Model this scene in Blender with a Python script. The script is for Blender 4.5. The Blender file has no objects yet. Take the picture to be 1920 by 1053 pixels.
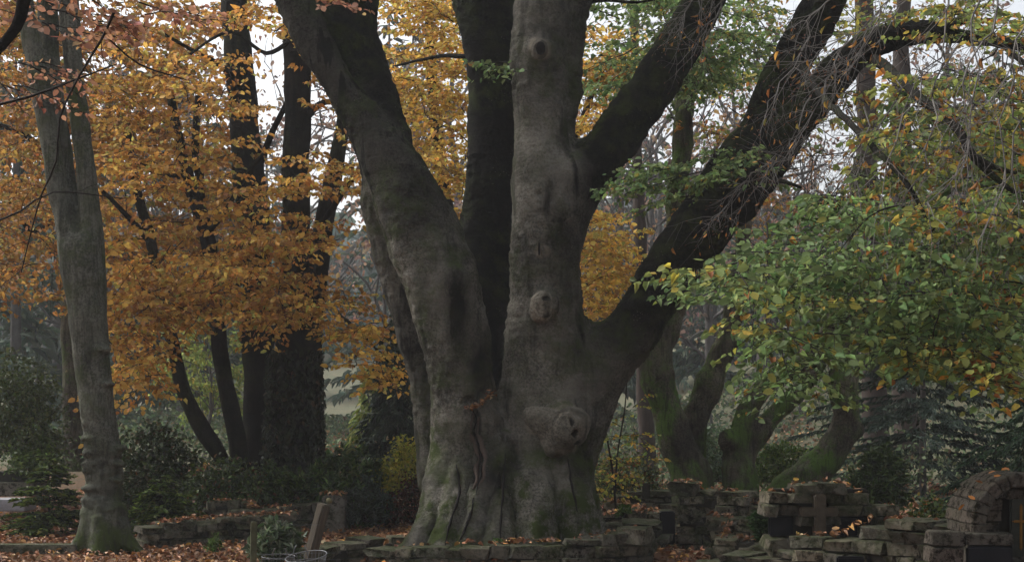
import bpy, bmesh, math, random
import numpy as np
from mathutils import Vector, Matrix, noise

# ------------------------------------------------------------------ camera, sky, sun, exposure
scene = bpy.context.scene
COL = scene.collection
FPX = 2667.0            # focal length in pixels of the 1920 px wide photograph
HY = 770.0              # row of the horizon
CAMZ = 1.6
cam_d = bpy.data.cameras.new("camera")
cam = bpy.data.objects.new("camera", cam_d)
COL.objects.link(cam)
scene.camera = cam
cam.location = (0, 0, CAMZ)
cam.rotation_euler = (math.radians(90), 0, 0)
cam_d.sensor_width = 36.0
cam_d.lens = 36.0 * FPX / 1920.0
cam_d.shift_y = (HY - 526.5) / 1920.0
cam_d.clip_start = 0.1
cam_d.clip_end = 1500

SUN_EL, SUN_AZ = 48.0, -62.0     # azimuth from +Y towards +X: ahead of the camera and to the left
world = bpy.data.worlds.new("World")
scene.world = world
world.use_nodes = True
wn = world.node_tree
wn.nodes.clear()
sky = wn.nodes.new("ShaderNodeTexSky")
sky.sky_type = 'NISHITA'
sky.sun_disc = False
sky.sun_elevation = math.radians(SUN_EL)
sky.sun_rotation = math.radians(SUN_AZ)
sky.air_density = 1.0
sky.dust_density = 5.0
hsv = wn.nodes.new("ShaderNodeHueSaturation")
hsv.inputs['Saturation'].default_value = 0.28
bg = wn.nodes.new("ShaderNodeBackground")
bg.inputs['Strength'].default_value = 0.12
wo = wn.nodes.new("ShaderNodeOutputWorld")
wn.links.new(sky.outputs[0], hsv.inputs['Color'])
wn.links.new(hsv.outputs[0], bg.inputs['Color'])
wn.links.new(bg.outputs[0], wo.inputs['Surface'])

sun_d = bpy.data.lights.new("sun", 'SUN')
sun_d.energy = 1.3
sun_d.angle = math.radians(22)
sun_d.color = (1.0, 0.97, 0.92)
sun = bpy.data.objects.new("sun", sun_d)
COL.objects.link(sun)
_e, _a = math.radians(SUN_EL), math.radians(SUN_AZ)
_dir = Vector((math.sin(_a) * math.cos(_e), math.cos(_a) * math.cos(_e), math.sin(_e)))
sun.rotation_euler = _dir.to_track_quat('Z', 'Y').to_euler()
sun.location = (-10, 5, 20)

scene.view_settings.view_transform = 'Standard'
scene.view_settings.look = 'None'
scene.view_settings.exposure = 1.08
scene.view_settings.gamma = 1.0
scene.view_settings.use_curve_mapping = False
scene.cycles.max_bounces = 8
scene.cycles.transmission_bounces = 4
scene.cycles.volume_bounces = 1
scene.cycles.use_denoising = True

HAZE_DENSITY = 0.0008

rng = np.random.default_rng(7)
random.seed(7)

# ------------------------------------------------------------------ helpers
def P(px, py, Y):
    return np.array([(px - 960.0) * Y / FPX, Y, CAMZ - (py - HY) * Y / FPX])

def sstep(a, b, x):
    t = np.clip((x - a) / (b - a), 0, 1)
    return t * t * (3 - 2 * t)

def unit(v):
    v = np.asarray(v, float)
    return v / (np.linalg.norm(v, axis=-1, keepdims=True) + 1e-12)

def tag(o, label=None, cat=None, group=None, kind=None):
    if label: o['label'] = label
    if cat: o['category'] = cat
    if group: o['group'] = group
    if kind: o['kind'] = kind
    return o

def root(name, loc, label, cat, group=None):
    o = bpy.data.objects.new(name, None)
    o.empty_display_size = 0.2
    o.location = tuple(float(v) for v in loc)
    COL.objects.link(o)
    return tag(o, label, cat, group)

def make_mesh(name, verts, faces, tint=None, smooth=True, attrs=None):
    me = bpy.data.meshes.new(name)
    verts = np.asarray(verts, np.float32)
    if isinstance(faces, np.ndarray):
        nf, k = faces.shape
        me.vertices.add(len(verts)); me.vertices.foreach_set('co', verts.ravel())
        me.loops.add(nf * k); me.loops.foreach_set('vertex_index', faces.astype(np.int32).ravel())
        me.polygons.add(nf)
        me.polygons.foreach_set('loop_start', np.arange(0, nf * k, k, dtype=np.int32))
        me.polygons.foreach_set('loop_total', np.full(nf, k, np.int32))
        me.update(calc_edges=True)
    else:
        me.from_pydata([tuple(v) for v in verts.tolist()], [], faces)
        me.update()
    if tint is not None:
        a = me.attributes.new('tint', 'FLOAT_COLOR', 'POINT')
        c = np.ones((len(verts), 4), np.float32); c[:, :3] = tint
        a.data.foreach_set('color', c.ravel())
    if attrs:
        for k, v in attrs.items():
            a = me.attributes.new(k, 'FLOAT', 'POINT')
            a.data.foreach_set('value', np.asarray(v, np.float32))
    if smooth:
        me.polygons.foreach_set('use_smooth', np.ones(len(me.polygons), bool))
    return me

def link(name, me, mat, parent=None, loc=None):
    o = bpy.data.objects.new(name, me)
    if mat is not None and len(me.materials) == 0:
        me.materials.append(mat)
    COL.objects.link(o)
    if parent is not None: o.parent = parent
    if loc is not None: o.location = tuple(float(v) for v in loc)
    return o

def put(name, verts, faces, mat, parent=None, **kw):
    """mesh given in world coordinates; becomes a child of parent (an unrotated Empty) or a top-level object"""
    verts = np.asarray(verts, float)
    off = np.array(parent.location) if parent is not None else np.zeros(3)
    me = make_mesh(name, verts - off, faces, **kw)
    return link(name, me, mat, parent)

# ---- tubes: list of (points (n,3), radii (n,)) joined into one mesh
def tubes(polys, sides=5):
    V, F = [], []
    base = 0
    ang = np.linspace(0, 2 * np.pi, sides, endpoint=False)
    for pts, rad in polys:
        pts = np.asarray(pts, float); rad = np.asarray(rad, float)
        n = len(pts)
        if n < 2: continue
        tan = unit(np.gradient(pts, axis=0))
        ref = np.array([0.0, 0, 1]) if abs(tan[0][2]) < 0.8 else np.array([1.0, 0, 0])
        a = unit(np.cross(tan, ref)); b = np.cross(tan, a)
        ring = pts[:, None, :] + rad[:, None, None] * (np.cos(ang)[None, :, None] * a[:, None, :] + np.sin(ang)[None, :, None] * b[:, None, :])
        V.append(ring.reshape(-1, 3))
        i = np.arange(n - 1)[:, None] * sides; j = np.arange(sides)[None, :]; j2 = (j + 1) % sides
        F.append((np.stack([i + j, i + j2, i + sides + j2, i + sides + j], -1).reshape(-1, 4)) + base)
        base += n * sides
    if not V: return np.zeros((0, 3)), np.zeros((0, 4), int)
    return np.concatenate(V), np.concatenate(F)

def spline(nodes, step=0.12):
    """Catmull-Rom through rows of any width"""
    n = np.asarray(nodes, float)
    ext = np.vstack([2 * n[0] - n[1], n, 2 * n[-1] - n[-2]])
    out = []
    for i in range(len(n) - 1):
        p0, p1, p2, p3 = ext[i:i + 4]
        k = max(2, int(np.linalg.norm((p2 - p1)[:3]) / step))
        t = np.linspace(0, 1, k, endpoint=False)[:, None]
        out.append(0.5 * ((2 * p1) + (-p0 + p2) * t + (2 * p0 - 5 * p1 + 4 * p2 - p3) * t ** 2 + (-p0 + 3 * p1 - 3 * p2 + p3) * t ** 3))
    out.append(n[-1][None])
    return np.vstack(out)

def px_nodes(nodes, Y0=None):
    """(px, py, Y, r_px) -> (x, y, z, r)"""
    out = []
    for nd in nodes:
        px, py, Y, r = nd
        p = P(px, py, Y)
        out.append([p[0], p[1], p[2], r * Y / FPX])
    return np.array(out)

# ---- smooth-union limbs meshed with surface nets
def sdf_build(stems, voxel, pad=0.25, carve=(), lumps=()):
    """stems: list of (nodes Nx4, k). returns verts, quads, stem weights"""
    sp = [(spline(nd, 0.10), k) for nd, k in stems]
    allp = np.vstack([s[0] for s in sp])
    lo = (allp[:, :3] - allp[:, 3:4]).min(0) - pad
    hi = (allp[:, :3] + allp[:, 3:4]).max(0) + pad
    dims = np.ceil((hi - lo) / voxel).astype(int) + 1
    f = np.full(dims, 0.6, np.float32)
    ax = [lo[i] + voxel * np.arange(dims[i]) for i in range(3)]
    def box(a, b):
        i0 = np.clip(np.floor((a - lo) / voxel).astype(int), 0, dims - 1)
        i1 = np.clip(np.ceil((b - lo) / voxel).astype(int) + 1, 1, dims)
        return tuple(slice(i0[i], i1[i]) for i in range(3))
    for pts, k in sp:
        m = k + 0.1
        rm = pts[:, 3].max()
        g0 = box(pts[:, :3].min(0) - m - rm, pts[:, :3].max(0) + m + rm)
        off = np.array([s.start for s in g0])
        g = np.full([s.stop - s.start for s in g0], 0.6, np.float32)
        for a, b in zip(pts[:-1], pts[1:]):
            mr = max(a[3], b[3]) + m
            bx = box(np.minimum(a[:3], b[:3]) - mr, np.maximum(a[:3], b[:3]) + mr)
            sub = tuple(slice(bx[i].start - off[i], bx[i].stop - off[i]) for i in range(3))
            X = ax[0][bx[0]][:, None, None]; Yv = ax[1][bx[1]][None, :, None]; Z = ax[2][bx[2]][None, None, :]
            d = b[:3] - a[:3]; L2 = d @ d + 1e-9
            t = np.clip(((X - a[0]) * d[0] + (Yv - a[1]) * d[1] + (Z - a[2]) * d[2]) / L2, 0, 1)
            q = np.sqrt((X - a[0] - t * d[0]) ** 2 + (Yv - a[1] - t * d[1]) ** 2 + (Z - a[2] - t * d[2]) ** 2) - (a[3] + t * (b[3] - a[3]))
            g[sub] = np.minimum(g[sub], q)
        h = np.maximum(k - np.abs(f[g0] - g), 0) / max(k, 1e-6)
        f[g0] = np.minimum(f[g0], g) - h * h * k * 0.25
    def smooth_op(c, r, k, sign, scl=(1, 1, 1)):
        c = np.asarray(c, float); scl = np.asarray(scl, float)
        ext = r * scl + k + 0.08
        bx = box(c - ext, c + ext)
        X = (ax[0][bx[0]][:, None, None] - c[0]) / scl[0]; Yv = (ax[1][bx[1]][None, :, None] - c[1]) / scl[1]; Z = (ax[2][bx[2]][None, None, :] - c[2]) / scl[2]
        q = (np.sqrt(X ** 2 + Yv ** 2 + Z ** 2) - r) * scl.min()
        if sign > 0:
            h = np.maximum(k - np.abs(f[bx] - q), 0) / k
            f[bx] = np.minimum(f[bx], q) - h * h * k * 0.25
        else:
            q = -q
            h = np.maximum(k - np.abs(f[bx] - q), 0) / k
            f[bx] = np.maximum(f[bx], q) + h * h * k * 0.25
    for c, r, k, s in lumps: smooth_op(c, r, k, 1, s)
    for c, r, k, s in carve: smooth_op(c, r, k, -1, s)
    ins = f < 0
    c = [ins[i:dims[0] - 1 + i, j:dims[1] - 1 + j, l:dims[2] - 1 + l] for i in (0, 1) for j in (0, 1) for l in (0, 1)]
    s = sum(x.astype(np.int8) for x in c)
    act = (s > 0) & (s < 8)
    I = np.argwhere(act)
    acc = np.zeros((len(I), 3)); cnt = np.zeros(len(I))
    corners = [(i, j, l) for i in (0, 1) for j in (0, 1) for l in (0, 1)]
    fv = {cc: f[I[:, 0] + cc[0], I[:, 1] + cc[1], I[:, 2] + cc[2]] for cc in corners}
    for a in corners:
        for axn in range(3):
            if a[axn] == 0:
                b = list(a); b[axn] = 1; b = tuple(b)
                va, vb = fv[a], fv[b]
                cr = (va < 0) != (vb < 0)
                t = np.where(cr, va / (va - vb + 1e-12), 0)
                p = np.tile(np.array(a, float), (len(I), 1)); p[:, axn] += t
                acc[cr] += p[cr]; cnt[cr] += 1
    verts = lo + voxel * (I + acc / cnt[:, None])
    idx = np.full(act.shape, -1, np.int32); idx[act] = np.arange(len(I))
    quads = []
    for axn in range(3):
        o1, o2 = [(1, 2), (2, 0), (0, 1)][axn]
        sl_a = [slice(None)] * 3; sl_b = [slice(None)] * 3
        sl_a[axn] = slice(0, -1); sl_b[axn] = slice(1, None)
        A = ins[tuple(sl_a)]; B = ins[tuple(sl_b)]
        E = np.argwhere(A != B)
        ok = (E[:, o1] > 0) & (E[:, o2] > 0) & (E[:, o1] < dims[o1] - 1) & (E[:, o2] < dims[o2] - 1)
        E = E[ok]
        flip = A[E[:, 0], E[:, 1], E[:, 2]]
        def cell(d1, d2):
            q = E.copy(); q[:, o1] -= d1; q[:, o2] -= d2
            return idx[q[:, 0], q[:, 1], q[:, 2]]
        q = np.stack([cell(0, 0), cell(1, 0), cell(1, 1), cell(0, 1)], 1)
        q = np.where(flip[:, None], q, q[:, ::-1])
        quads.append(q)
    quads = np.concatenate(quads)
    quads = quads[(quads >= 0).all(1)]
    # per stem proximity
    W = []
    for pts, k in sp:
        best = np.full(len(verts), 9.0)
        for p in pts[::2]:
            best = np.minimum(best, np.linalg.norm(verts - p[:3], axis=1) - p[3])
        W.append(best)
    return verts, quads, np.array(W)

def fbm(p, scale, oct=3, seed=0.0):
    out = np.empty(len(p))
    sx, sy, sz = scale if hasattr(scale, '__len__') else (scale,) * 3
    for i, (x, y, z) in enumerate(p.tolist()):
        out[i] = noise.fractal(Vector((x * sx + seed, y * sy, z * sz)), 0.8, 2.1, oct)
    return out

def vnormals(v, q):
    n = np.cross(v[q[:, 2]] - v[q[:, 0]], v[q[:, 3]] - v[q[:, 1]])
    out = np.zeros_like(v)
    for i in range(4): np.add.at(out, q[:, i], n)
    return unit(out)

# ------------------------------------------------------------------ materials
class NT:
    def __init__(s, name):
        s.m = bpy.data.materials.new(name); s.m.use_nodes = True
        s.t = s.m.node_tree; s.t.nodes.clear()
        s.out = s.n('ShaderNodeOutputMaterial')
    def n(s, ty, **kw):
        nd = s.t.nodes.new(ty)
        for k, v in kw.items():
            if k in nd.inputs.keys(): s.set(nd.inputs[k], v)
            else: setattr(nd, k, v)
        return nd
    def set(s, sock, v):
        if hasattr(v, 'is_output') or isinstance(v, bpy.types.NodeSocket): s.t.links.new(v, sock)
        else: sock.default_value = v
    def noise(s, scale, detail=4, rough=0.6, vec=None, stretch=None):
        if vec is None: vec = s.n('ShaderNodeTexCoord').outputs['Object']
        if stretch:
            mp = s.n('ShaderNodeMapping'); s.set(mp.inputs['Vector'], vec); mp.inputs['Scale'].default_value = stretch
            vec = mp.outputs[0]
        nd = s.n('ShaderNodeTexNoise'); s.set(nd.inputs['Vector'], vec)
        nd.inputs['Scale'].default_value = scale; nd.inputs['Detail'].default_value = detail; nd.inputs['Roughness'].default_value = rough
        return nd.outputs['Fac']
    def ramp(s, fac, stops):
        r = s.n('ShaderNodeValToRGB'); s.set(r.inputs[0], fac)
        e = r.color_ramp.elements
        while len(e) < len(stops): e.new(0.5)
        for el, (p, c) in zip(e, stops):
            el.position = p; el.color = (c, c, c, 1) if not hasattr(c, '__len__') else (*c, 1)
        return r.outputs[0]
    def mix(s, a, b, fac, mode='MIX'):
        m = s.n('ShaderNodeMix'); m.data_type = 'RGBA'; m.blend_type = mode
        s.set(m.inputs[0], fac)
        for sock, v in ((m.inputs[6], a), (m.inputs[7], b)):
            s.set(sock, v if isinstance(v, bpy.types.NodeSocket) else (*v, 1))
        return m.outputs[2]
    def math(s, op, a, b=0.0, clamp=False):
        m = s.n('ShaderNodeMath'); m.operation = op; m.use_clamp = clamp
        s.set(m.inputs[0], a); s.set(m.inputs[1], b)
        return m.outputs[0]
    def attr(s, name, out='Fac'):
        a = s.n('ShaderNodeAttribute'); a.attribute_name = name
        return a.outputs[out]
    def bump(s, h, strength=0.5, dist=0.02, normal=None):
        b = s.n('ShaderNodeBump'); s.set(b.inputs['Height'], h)
        b.inputs['Strength'].default_value = strength; b.inputs['Distance'].default_value = dist
        if normal is not None: s.set(b.inputs['Normal'], normal)
        return b.outputs[0]
    def up(s):
        g = s.n('ShaderNodeNewGeometry'); sp = s.n('ShaderNodeSeparateXYZ'); s.set(sp.inputs[0], g.outputs['Normal'])
        return sp.outputs['Z']
    def finish(s, col, rough=0.85, normal=None, spec=0.25, metal=0.0):
        p = s.n('ShaderNodeBsdfPrincipled')
        s.set(p.inputs['Base Color'], col if isinstance(col, bpy.types.NodeSocket) else (*col, 1))
        s.set(p.inputs['Roughness'], rough)
        p.inputs['Specular IOR Level'].default_value = spec
        p.inputs['Metallic'].default_value = metal
        if normal is not None: s.set(p.inputs['Normal'], normal)
        s.set(s.out.inputs['Surface'], p.outputs[0])
        return s.m

def bark_mat(name, light, dark, moss=(0.045, 0.06, 0.018), moss_amt=0.4, furrow=0.0, rings=0.5, use_dark=False, bump=0.6, low_moss=0.0, callus=False):
    t = NT(name)
    n1 = t.noise(1.3, 5, 0.65)
    col = t.mix(dark, light, t.ramp(n1, [(0.38, 0.0), (0.60, 1.0)]))
    n2 = t.noise(9, 5, 0.7)
    col = t.mix(col, t.mix(dark, light, 0.75), t.math('MULTIPLY', t.ramp(n2, [(0.45, 0), (0.7, 1)]), 0.5))
    # wet dark run-off streaks, long in z
    n3 = t.noise(3.0, 4, 0.6, stretch=(1.6, 1.6, 0.28))
    streak = t.ramp(n3, [(0.54, 0.0), (0.64, 1.0)])
    blk = tuple(c * 0.22 for c in dark)
    if use_dark:
        fac = t.math('ADD', t.math('MULTIPLY', streak, 0.55), t.attr('wet_shade'), True)
        n3b = t.noise(5.0, 4, 0.7)
        fac = t.math('MULTIPLY', fac, t.math('ADD', t.math('MULTIPLY', n3b, 0.5), 0.78), True)
    else:
        fac = t.math('MULTIPLY', streak, 0.6)
    col = t.mix(col, blk, fac)
    nf = t.noise(38, 4, 0.7)
    rough_zone = t.ramp(t.noise(1.7, 4, .6), [(0.40, 0.35), (0.58, 1)])
    col = t.mix(col, t.mix(col, (0, 0, 0), 0.7), t.math('MULTIPLY', t.math('MULTIPLY', t.ramp(nf, [(0.42, 1), (0.54, 0)]), 0.8), rough_zone))
    band = t.noise(1.0, 4, .65, stretch=(1.2, 1.2, 15))
    col = t.mix(col, t.mix(col, (0, 0, 0), 0.4), t.math('MULTIPLY', t.ramp(band, [(0.40, 1), (0.50, 0)]), rings))
    if callus:
        cn = t.math('MULTIPLY', t.attr('callus'), t.ramp(t.noise(7, 5, .7), [(0.3, .45), (0.6, 1)]), True)
        col = t.mix(col, (0.27, 0.235, 0.185), cn)
    # pale lichen spots
    v = t.n('ShaderNodeTexVoronoi'); v.inputs['Scale'].default_value = 26
    t.set(v.inputs['Vector'], t.n('ShaderNodeTexCoord').outputs['Object'])
    spots = t.ramp(v.outputs['Distance'], [(0.0, 1.0), (0.12, 1.0), (0.16, 0.0)])
    gate = t.ramp(t.noise(2.2, 3), [(0.55, 0), (0.63, 1)])
    col = t.mix(col, tuple(min(1, c * 1.9) for c in light), t.math('MULTIPLY', t.math('MULTIPLY', spots, gate), 0.35))
    # moss / algae
    mn = t.noise(4.0, 6, 0.75)
    mg = t.ramp(t.noise(1.1, 3), [(0.42, 0), (0.6, 1)])
    mfac = t.math('MULTIPLY', t.math('MULTIPLY', t.ramp(mn, [(0.44, 0), (0.6, 1)]), mg), moss_amt, True)
    if low_moss:
        mfac = t.math('ADD', mfac, t.math('MULTIPLY', t.math('MULTIPLY', t.attr('mossy'), t.ramp(mn, [(0.38, 0), (0.55, 1)])), low_moss), True)
    col = t.mix(col, moss, mfac)
    # relief
    h = t.math('MULTIPLY', t.noise(1.0, 5, 0.7, stretch=(5, 5, 34)), rings)
    h = t.math('ADD', h, t.math('MULTIPLY', t.noise(20, 6, 0.8), 0.9))
    h = t.math('ADD', h, t.math('MULTIPLY', t.noise(6, 5, 0.7), 0.8))
    if furrow:
        h = t.math('ADD', h, t.math('MULTIPLY', t.noise(1.0, 5, 0.7, stretch=(26, 26, 3.5)), furrow))
        col = t.mix(col, tuple(c * 0.45 for c in dark), t.math('MULTIPLY', t.ramp(t.noise(1.0, 5, 0.7, stretch=(26, 26, 3.5)), [(0.38, 1), (0.5, 0)]), 0.6))
    h = t.math('ADD', h, t.math('MULTIPLY', mfac, 0.5))
    return t.finish(col, 0.9, t.bump(h, bump, 0.05), 0.05)

def leaf_mat(name, trans=0.45, rough=0.6, gloss=0.14):
    t = NT(name)
    col = t.attr('tint', 'Color')
    n = t.noise(30, 3)
    col = t.mix(col, t.mix(col, (0, 0, 0), 0.35), t.ramp(n, [(0.4, 1.0), (0.65, 0.0)]))
    p = t.n('ShaderNodeBsdfPrincipled')
    t.set(p.inputs['Base Color'], col); p.inputs['Roughness'].default_value = rough
    p.inputs['Specular IOR Level'].default_value = gloss
    tr = t.n('ShaderNodeBsdfTranslucent'); t.set(tr.inputs['Color'], col)
    mx = t.n('ShaderNodeMixShader'); mx.inputs[0].default_value = trans
    t.set(mx.inputs[1], p.outputs[0]); t.set(mx.inputs[2], tr.outputs[0])
    t.set(t.out.inputs['Surface'], mx.outputs[0])
    return t.m

def stone_mat(name, cols, moss=(0.035, 0.048, 0.015), moss_amt=0.75, scale=1.0):
    t = NT(name)
    r = t.n('ShaderNodeObjectInfo').outputs['Random']
    co = t.n('ShaderNodeTexCoord').outputs['Object']
    g = t.n('ShaderNodeNewGeometry').outputs['Position']
    base = t.ramp(r, [(i / max(1, len(cols) - 1), c) for i, c in enumerate(cols)])
    n1 = t.noise(11 * scale, 6, 0.8, vec=g)
    col = t.mix(t.mix(base, (1, .95, .8), .08), t.mix(base, (0.008, 0.008, 0.007), 0.8), t.ramp(n1, [(0.42, 1), (0.53, 0)]))
    n0 = t.noise(2.2 * scale, 4, 0.7, vec=g)
    col = t.mix(col, t.mix(base, (.16, .15, .12), .6), t.math('MULTIPLY', t.ramp(n0, [(0.5, 0), (0.62, 1)]), .6))
    n2 = t.noise(24 * scale, 4, 0.7, vec=g)
    col = t.mix(col, (0.22, 0.22, 0.19), t.math('MULTIPLY', t.ramp(n2, [(0.62, 0), (0.68, 1)]), 0.55))
    mf = t.math('ADD', t.ramp(t.noise(3.5 * scale, 5, 0.7, vec=g), [(0.45, 0), (0.65, 1)]), t.math('MULTIPLY', t.ramp(t.up(), [(0.2, 0), (0.8, 1)]), 0.5), True)
    col = t.mix(col, moss, t.math('MULTIPLY', mf, moss_amt))
    h = t.math('ADD', t.noise(14 * scale, 8, 0.8, vec=g), t.math('MULTIPLY', t.noise(4 * scale, 3, 0.6, vec=g), 1.2))
    return t.finish(col, 0.95, t.bump(h, 1.0, 0.06), 0.05)

def plain_mat(name, c, rough=0.85, spec=0.1, metal=0.0, var=0.35, scale=12, bump=0.3, stretch=None):
    t = NT(name)
    n = t.noise(scale, 5, 0.7, stretch=stretch)
    col = t.mix(c, tuple(x * (1 - var) for x in c), t.ramp(n, [(0.35, 1), (0.65, 0)]))
    return t.finish(col, rough, t.bump(n, bump, 0.02), spec, metal)

M = {}
M['beech'] = bark_mat('beech_bark', (0.235, 0.218, 0.182), (0.062, 0.059, 0.050), use_dark=True, moss_amt=0.7, rings=0.28, bump=1.0, low_moss=0.9, callus=True)
M['linden'] = bark_mat('grey_bark', (0.145, 0.145, 0.118), (0.065, 0.066, 0.052), moss_amt=0.7, furrow=0.8, rings=0.15, low_moss=0.9, use_dark=True)
M['mossbark'] = bark_mat('mossy_bark', (0.135, 0.12, 0.09), (0.045, 0.040, 0.03), moss=(0.065, 0.11, 0.025), moss_amt=0.8, furrow=1.0, rings=0.1, low_moss=1.0, use_dark=True)
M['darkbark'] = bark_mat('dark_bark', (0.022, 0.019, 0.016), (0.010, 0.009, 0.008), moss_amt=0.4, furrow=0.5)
M['twig'] = plain_mat('twig_bark', (0.022, 0.018, 0.015), scale=30)
M['greytwig'] = plain_mat('grey_twig_bark', (0.15, 0.14, 0.13), scale=30)
M['farbark'] = plain_mat('far_bark', (0.11, 0.10, 0.095), scale=4)  # lightened, so mist is part of the bark colour
M['backbark'] = plain_mat('back_tree_bark', (0.05, 0.038, 0.032), scale=6, stretch=(6, 6, 1))
M['crossstone'] = plain_mat('cross_stone', (0.085, 0.068, 0.05), scale=16)
M['callus'] = bark_mat('callus_wood', (0.25, 0.225, 0.18), (0.10, 0.092, 0.074), moss_amt=0.15, rings=0.1, bump=0.8, use_dark=True)
M['hollow'] = plain_mat('hollow_shade', (0.012, 0.010, 0.009), scale=20, bump=0.8)  # near-black that paints the shade inside creases and holes
M['leaf'] = leaf_mat('beech_leaf')
M['fallen'] = leaf_mat('fallen_leaf_skin', trans=0.1, rough=0.6, gloss=0.25)
M['evergreen'] = leaf_mat('evergreen_leaf', trans=0.2, rough=0.5, gloss=0.22)
M['needle'] = leaf_mat('needle', trans=0.2, rough=0.7, gloss=0.15)
M['stone'] = stone_mat('wall_stone', [(0.085, 0.072, 0.050), (0.15, 0.12, 0.08), (0.11, 0.10, 0.075), (0.05, 0.038, 0.03), (0.21, 0.175, 0.12)])
M['redstone'] = stone_mat('sandstone', [(0.075, 0.05, 0.042), (0.095, 0.07, 0.055), (0.06, 0.048, 0.042), (0.085, 0.055, 0.045)], moss_amt=0.25, scale=1.3)
M['mortar'] = plain_mat('mortar', (0.04, 0.036, 0.028), scale=25)
M['slate'] = plain_mat('dark_slate', (0.012, 0.013, 0.016), rough=0.5, scale=8)
M['concrete'] = stone_mat('concrete', [(0.10, 0.09, 0.075), (0.12, 0.105, 0.085)], moss_amt=0.35)
M['paleslab'] = plain_mat('pale_slab', (0.30, 0.30, 0.32), scale=6)
M['timber'] = plain_mat('weathered_timber', (0.095, 0.08, 0.06), scale=3, stretch=(20, 20, 1.5), var=0.6)
M['mosstimber'] = plain_mat('mossy_timber', (0.10, 0.10, 0.055), scale=6, var=0.6)
M['wire'] = plain_mat('galvanised_wire', (0.13, 0.135, 0.14), rough=0.5, metal=0.5, scale=30)
M['gold'] = plain_mat('ochre_metal', (0.22, 0.11, 0.02), rough=0.6, scale=20)
M['verdigris'] = plain_mat('verdigris_panel', (0.035, 0.038, 0.03), scale=20)
M['fungus'] = plain_mat('bracket', (0.11, 0.10, 0.055), scale=20)

# ------------------------------------------------------------------ terrain
def ground_h(x, y):
    x = np.asarray(x, float); y = np.asarray(y, float)
    h = sstep(26, 60, y) * (0.6 + 4.2 * sstep(3, 16, x)) + sstep(60, 220, y) * 14
    h = h + 0.55 * sstep(19.5, 24, y) * (1 - sstep(-3.5, 0, x))
    bed = np.exp(-(((x + 0.1) / 1.75) ** 2 + ((y - 16.2) / 1.55) ** 2) ** 3)
    return h + 0.17 * bed + 0.015 * np.sin(x * 2.1 + y) * np.cos(y * 1.7)

def ground_mesh():
    xs = np.concatenate([-np.geomspace(9, 500, 30)[::-1], np.linspace(-8.8, 8.8, 120), np.geomspace(9, 500, 30)])
    ys = np.concatenate([-np.geomspace(0.5, 60, 8)[::-1], np.linspace(0, 30, 160), np.geomspace(30.5, 700, 60)])
    X, Yg = np.meshgrid(xs, ys, indexing='ij')
    V = np.stack([X, Yg, ground_h(X, Yg)], -1).reshape(-1, 3)
    nx, ny = X.shape
    i, j = np.meshgrid(np.arange(nx - 1), np.arange(ny - 1), indexing='ij')
    a = (i * ny + j).ravel()
    return V, np.stack([a, a + ny, a + ny + 1, a + 1], 1)

t = NT('forest_floor')
g1 = t.noise(0.5, 5); g2 = t.noise(14, 6, 0.8)
c = t.ramp(g2, [(0.3, (0.035, 0.016, 0.008)), (0.5, (0.12, 0.05, 0.02)), (0.62, (0.20, 0.09, 0.035)), (0.75, (0.06, 0.03, 0.015))])
c = t.mix(c, (0.022, 0.028, 0.012), t.ramp(g1, [(0.5, 0), (0.68, 0.8)]))
gp = t.n('ShaderNodeSeparateXYZ'); t.set(gp.inputs[0], t.n('ShaderNodeNewGeometry').outputs['Position'])
yy = t.math('ADD', gp.outputs['Y'], t.math('MULTIPLY', g1, 8.0))
far = t.ramp(t.math('DIVIDE', yy, 60.0), [(0.42, 0), (0.52, .9)])
c = t.mix(c, t.ramp(t.noise(1.5, 6, .75), [(.3, (.05, .065, .035)), (.5, (.09, .10, .055)), (.7, (.15, .11, .065))]), far)
M['ground'] = t.finish(c, 0.9, t.bump(g2, 0.8, 0.05))
gv, gf = ground_mesh()
tag(put('ground', gv, gf, M['ground']), 'forest floor covered with brown fallen leaves', kind='structure')

# ------------------------------------------------------------------ leaves
def pal(*rows):
    a = np.array(rows, float)
    return a[:, :3], a[:, 3] / a[:, 3].sum()

def pick_tint(palette, n, jitter=0.17):
    c, w = palette
    k = rng.choice(len(c), n, p=w)
    return c[k] * np.exp(rng.normal(0, jitter, (n, 1))) * np.exp(rng.normal(0, 0.07, (n, 3)))

OVAL = np.array([[0, 0, 0], [.26, .30, .04], [.70, .27, .02], [1, 0, -.07], [.70, -.27, .02], [.26, -.30, .04]])
OVALF = np.array([[0, 5, 4, 3], [0, 3, 2, 1]])
OVAL8 = np.array([[0, 0, 0], [.15, .17, .02], [.42, .29, .04], [.76, .20, .01], [1, 0, -.07], [.76, -.20, .01], [.42, -.29, .04], [.15, -.17, .02]])
OVAL8F = np.array([[0, 7, 6, 2], [0, 6, 5, 4]])
LONG = np.array([[0, 0, 0], [.3, .12, .02], [.7, .11, .0], [1, 0, -.1], [.7, -.11, .0], [.3, -.12, .02]])
NEEDLE = np.array([[0, .03, 0], [1, .0, -.1], [0, -.03, 0], [.5, -.09, -.02], [.5, .09, -.02]])

class Leaves:
    def __init__(s): s.p, s.d, s.n, s.s, s.t = [], [], [], [], []
    def add(s, p, d, n, size, tint):
        s.p.append(p); s.d.append(d); s.n.append(n); s.s.append(size); s.t.append(tint)
    def arrays(s):
        p, d, n, z, t = (np.concatenate(a) for a in (s.p, s.d, s.n, s.s, s.t))
        d = unit(d); b = unit(np.cross(n, d)); n = np.cross(d, b)
        return p, d, b, n, z, t
    def count(s): return sum(len(a) for a in s.p)

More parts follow.
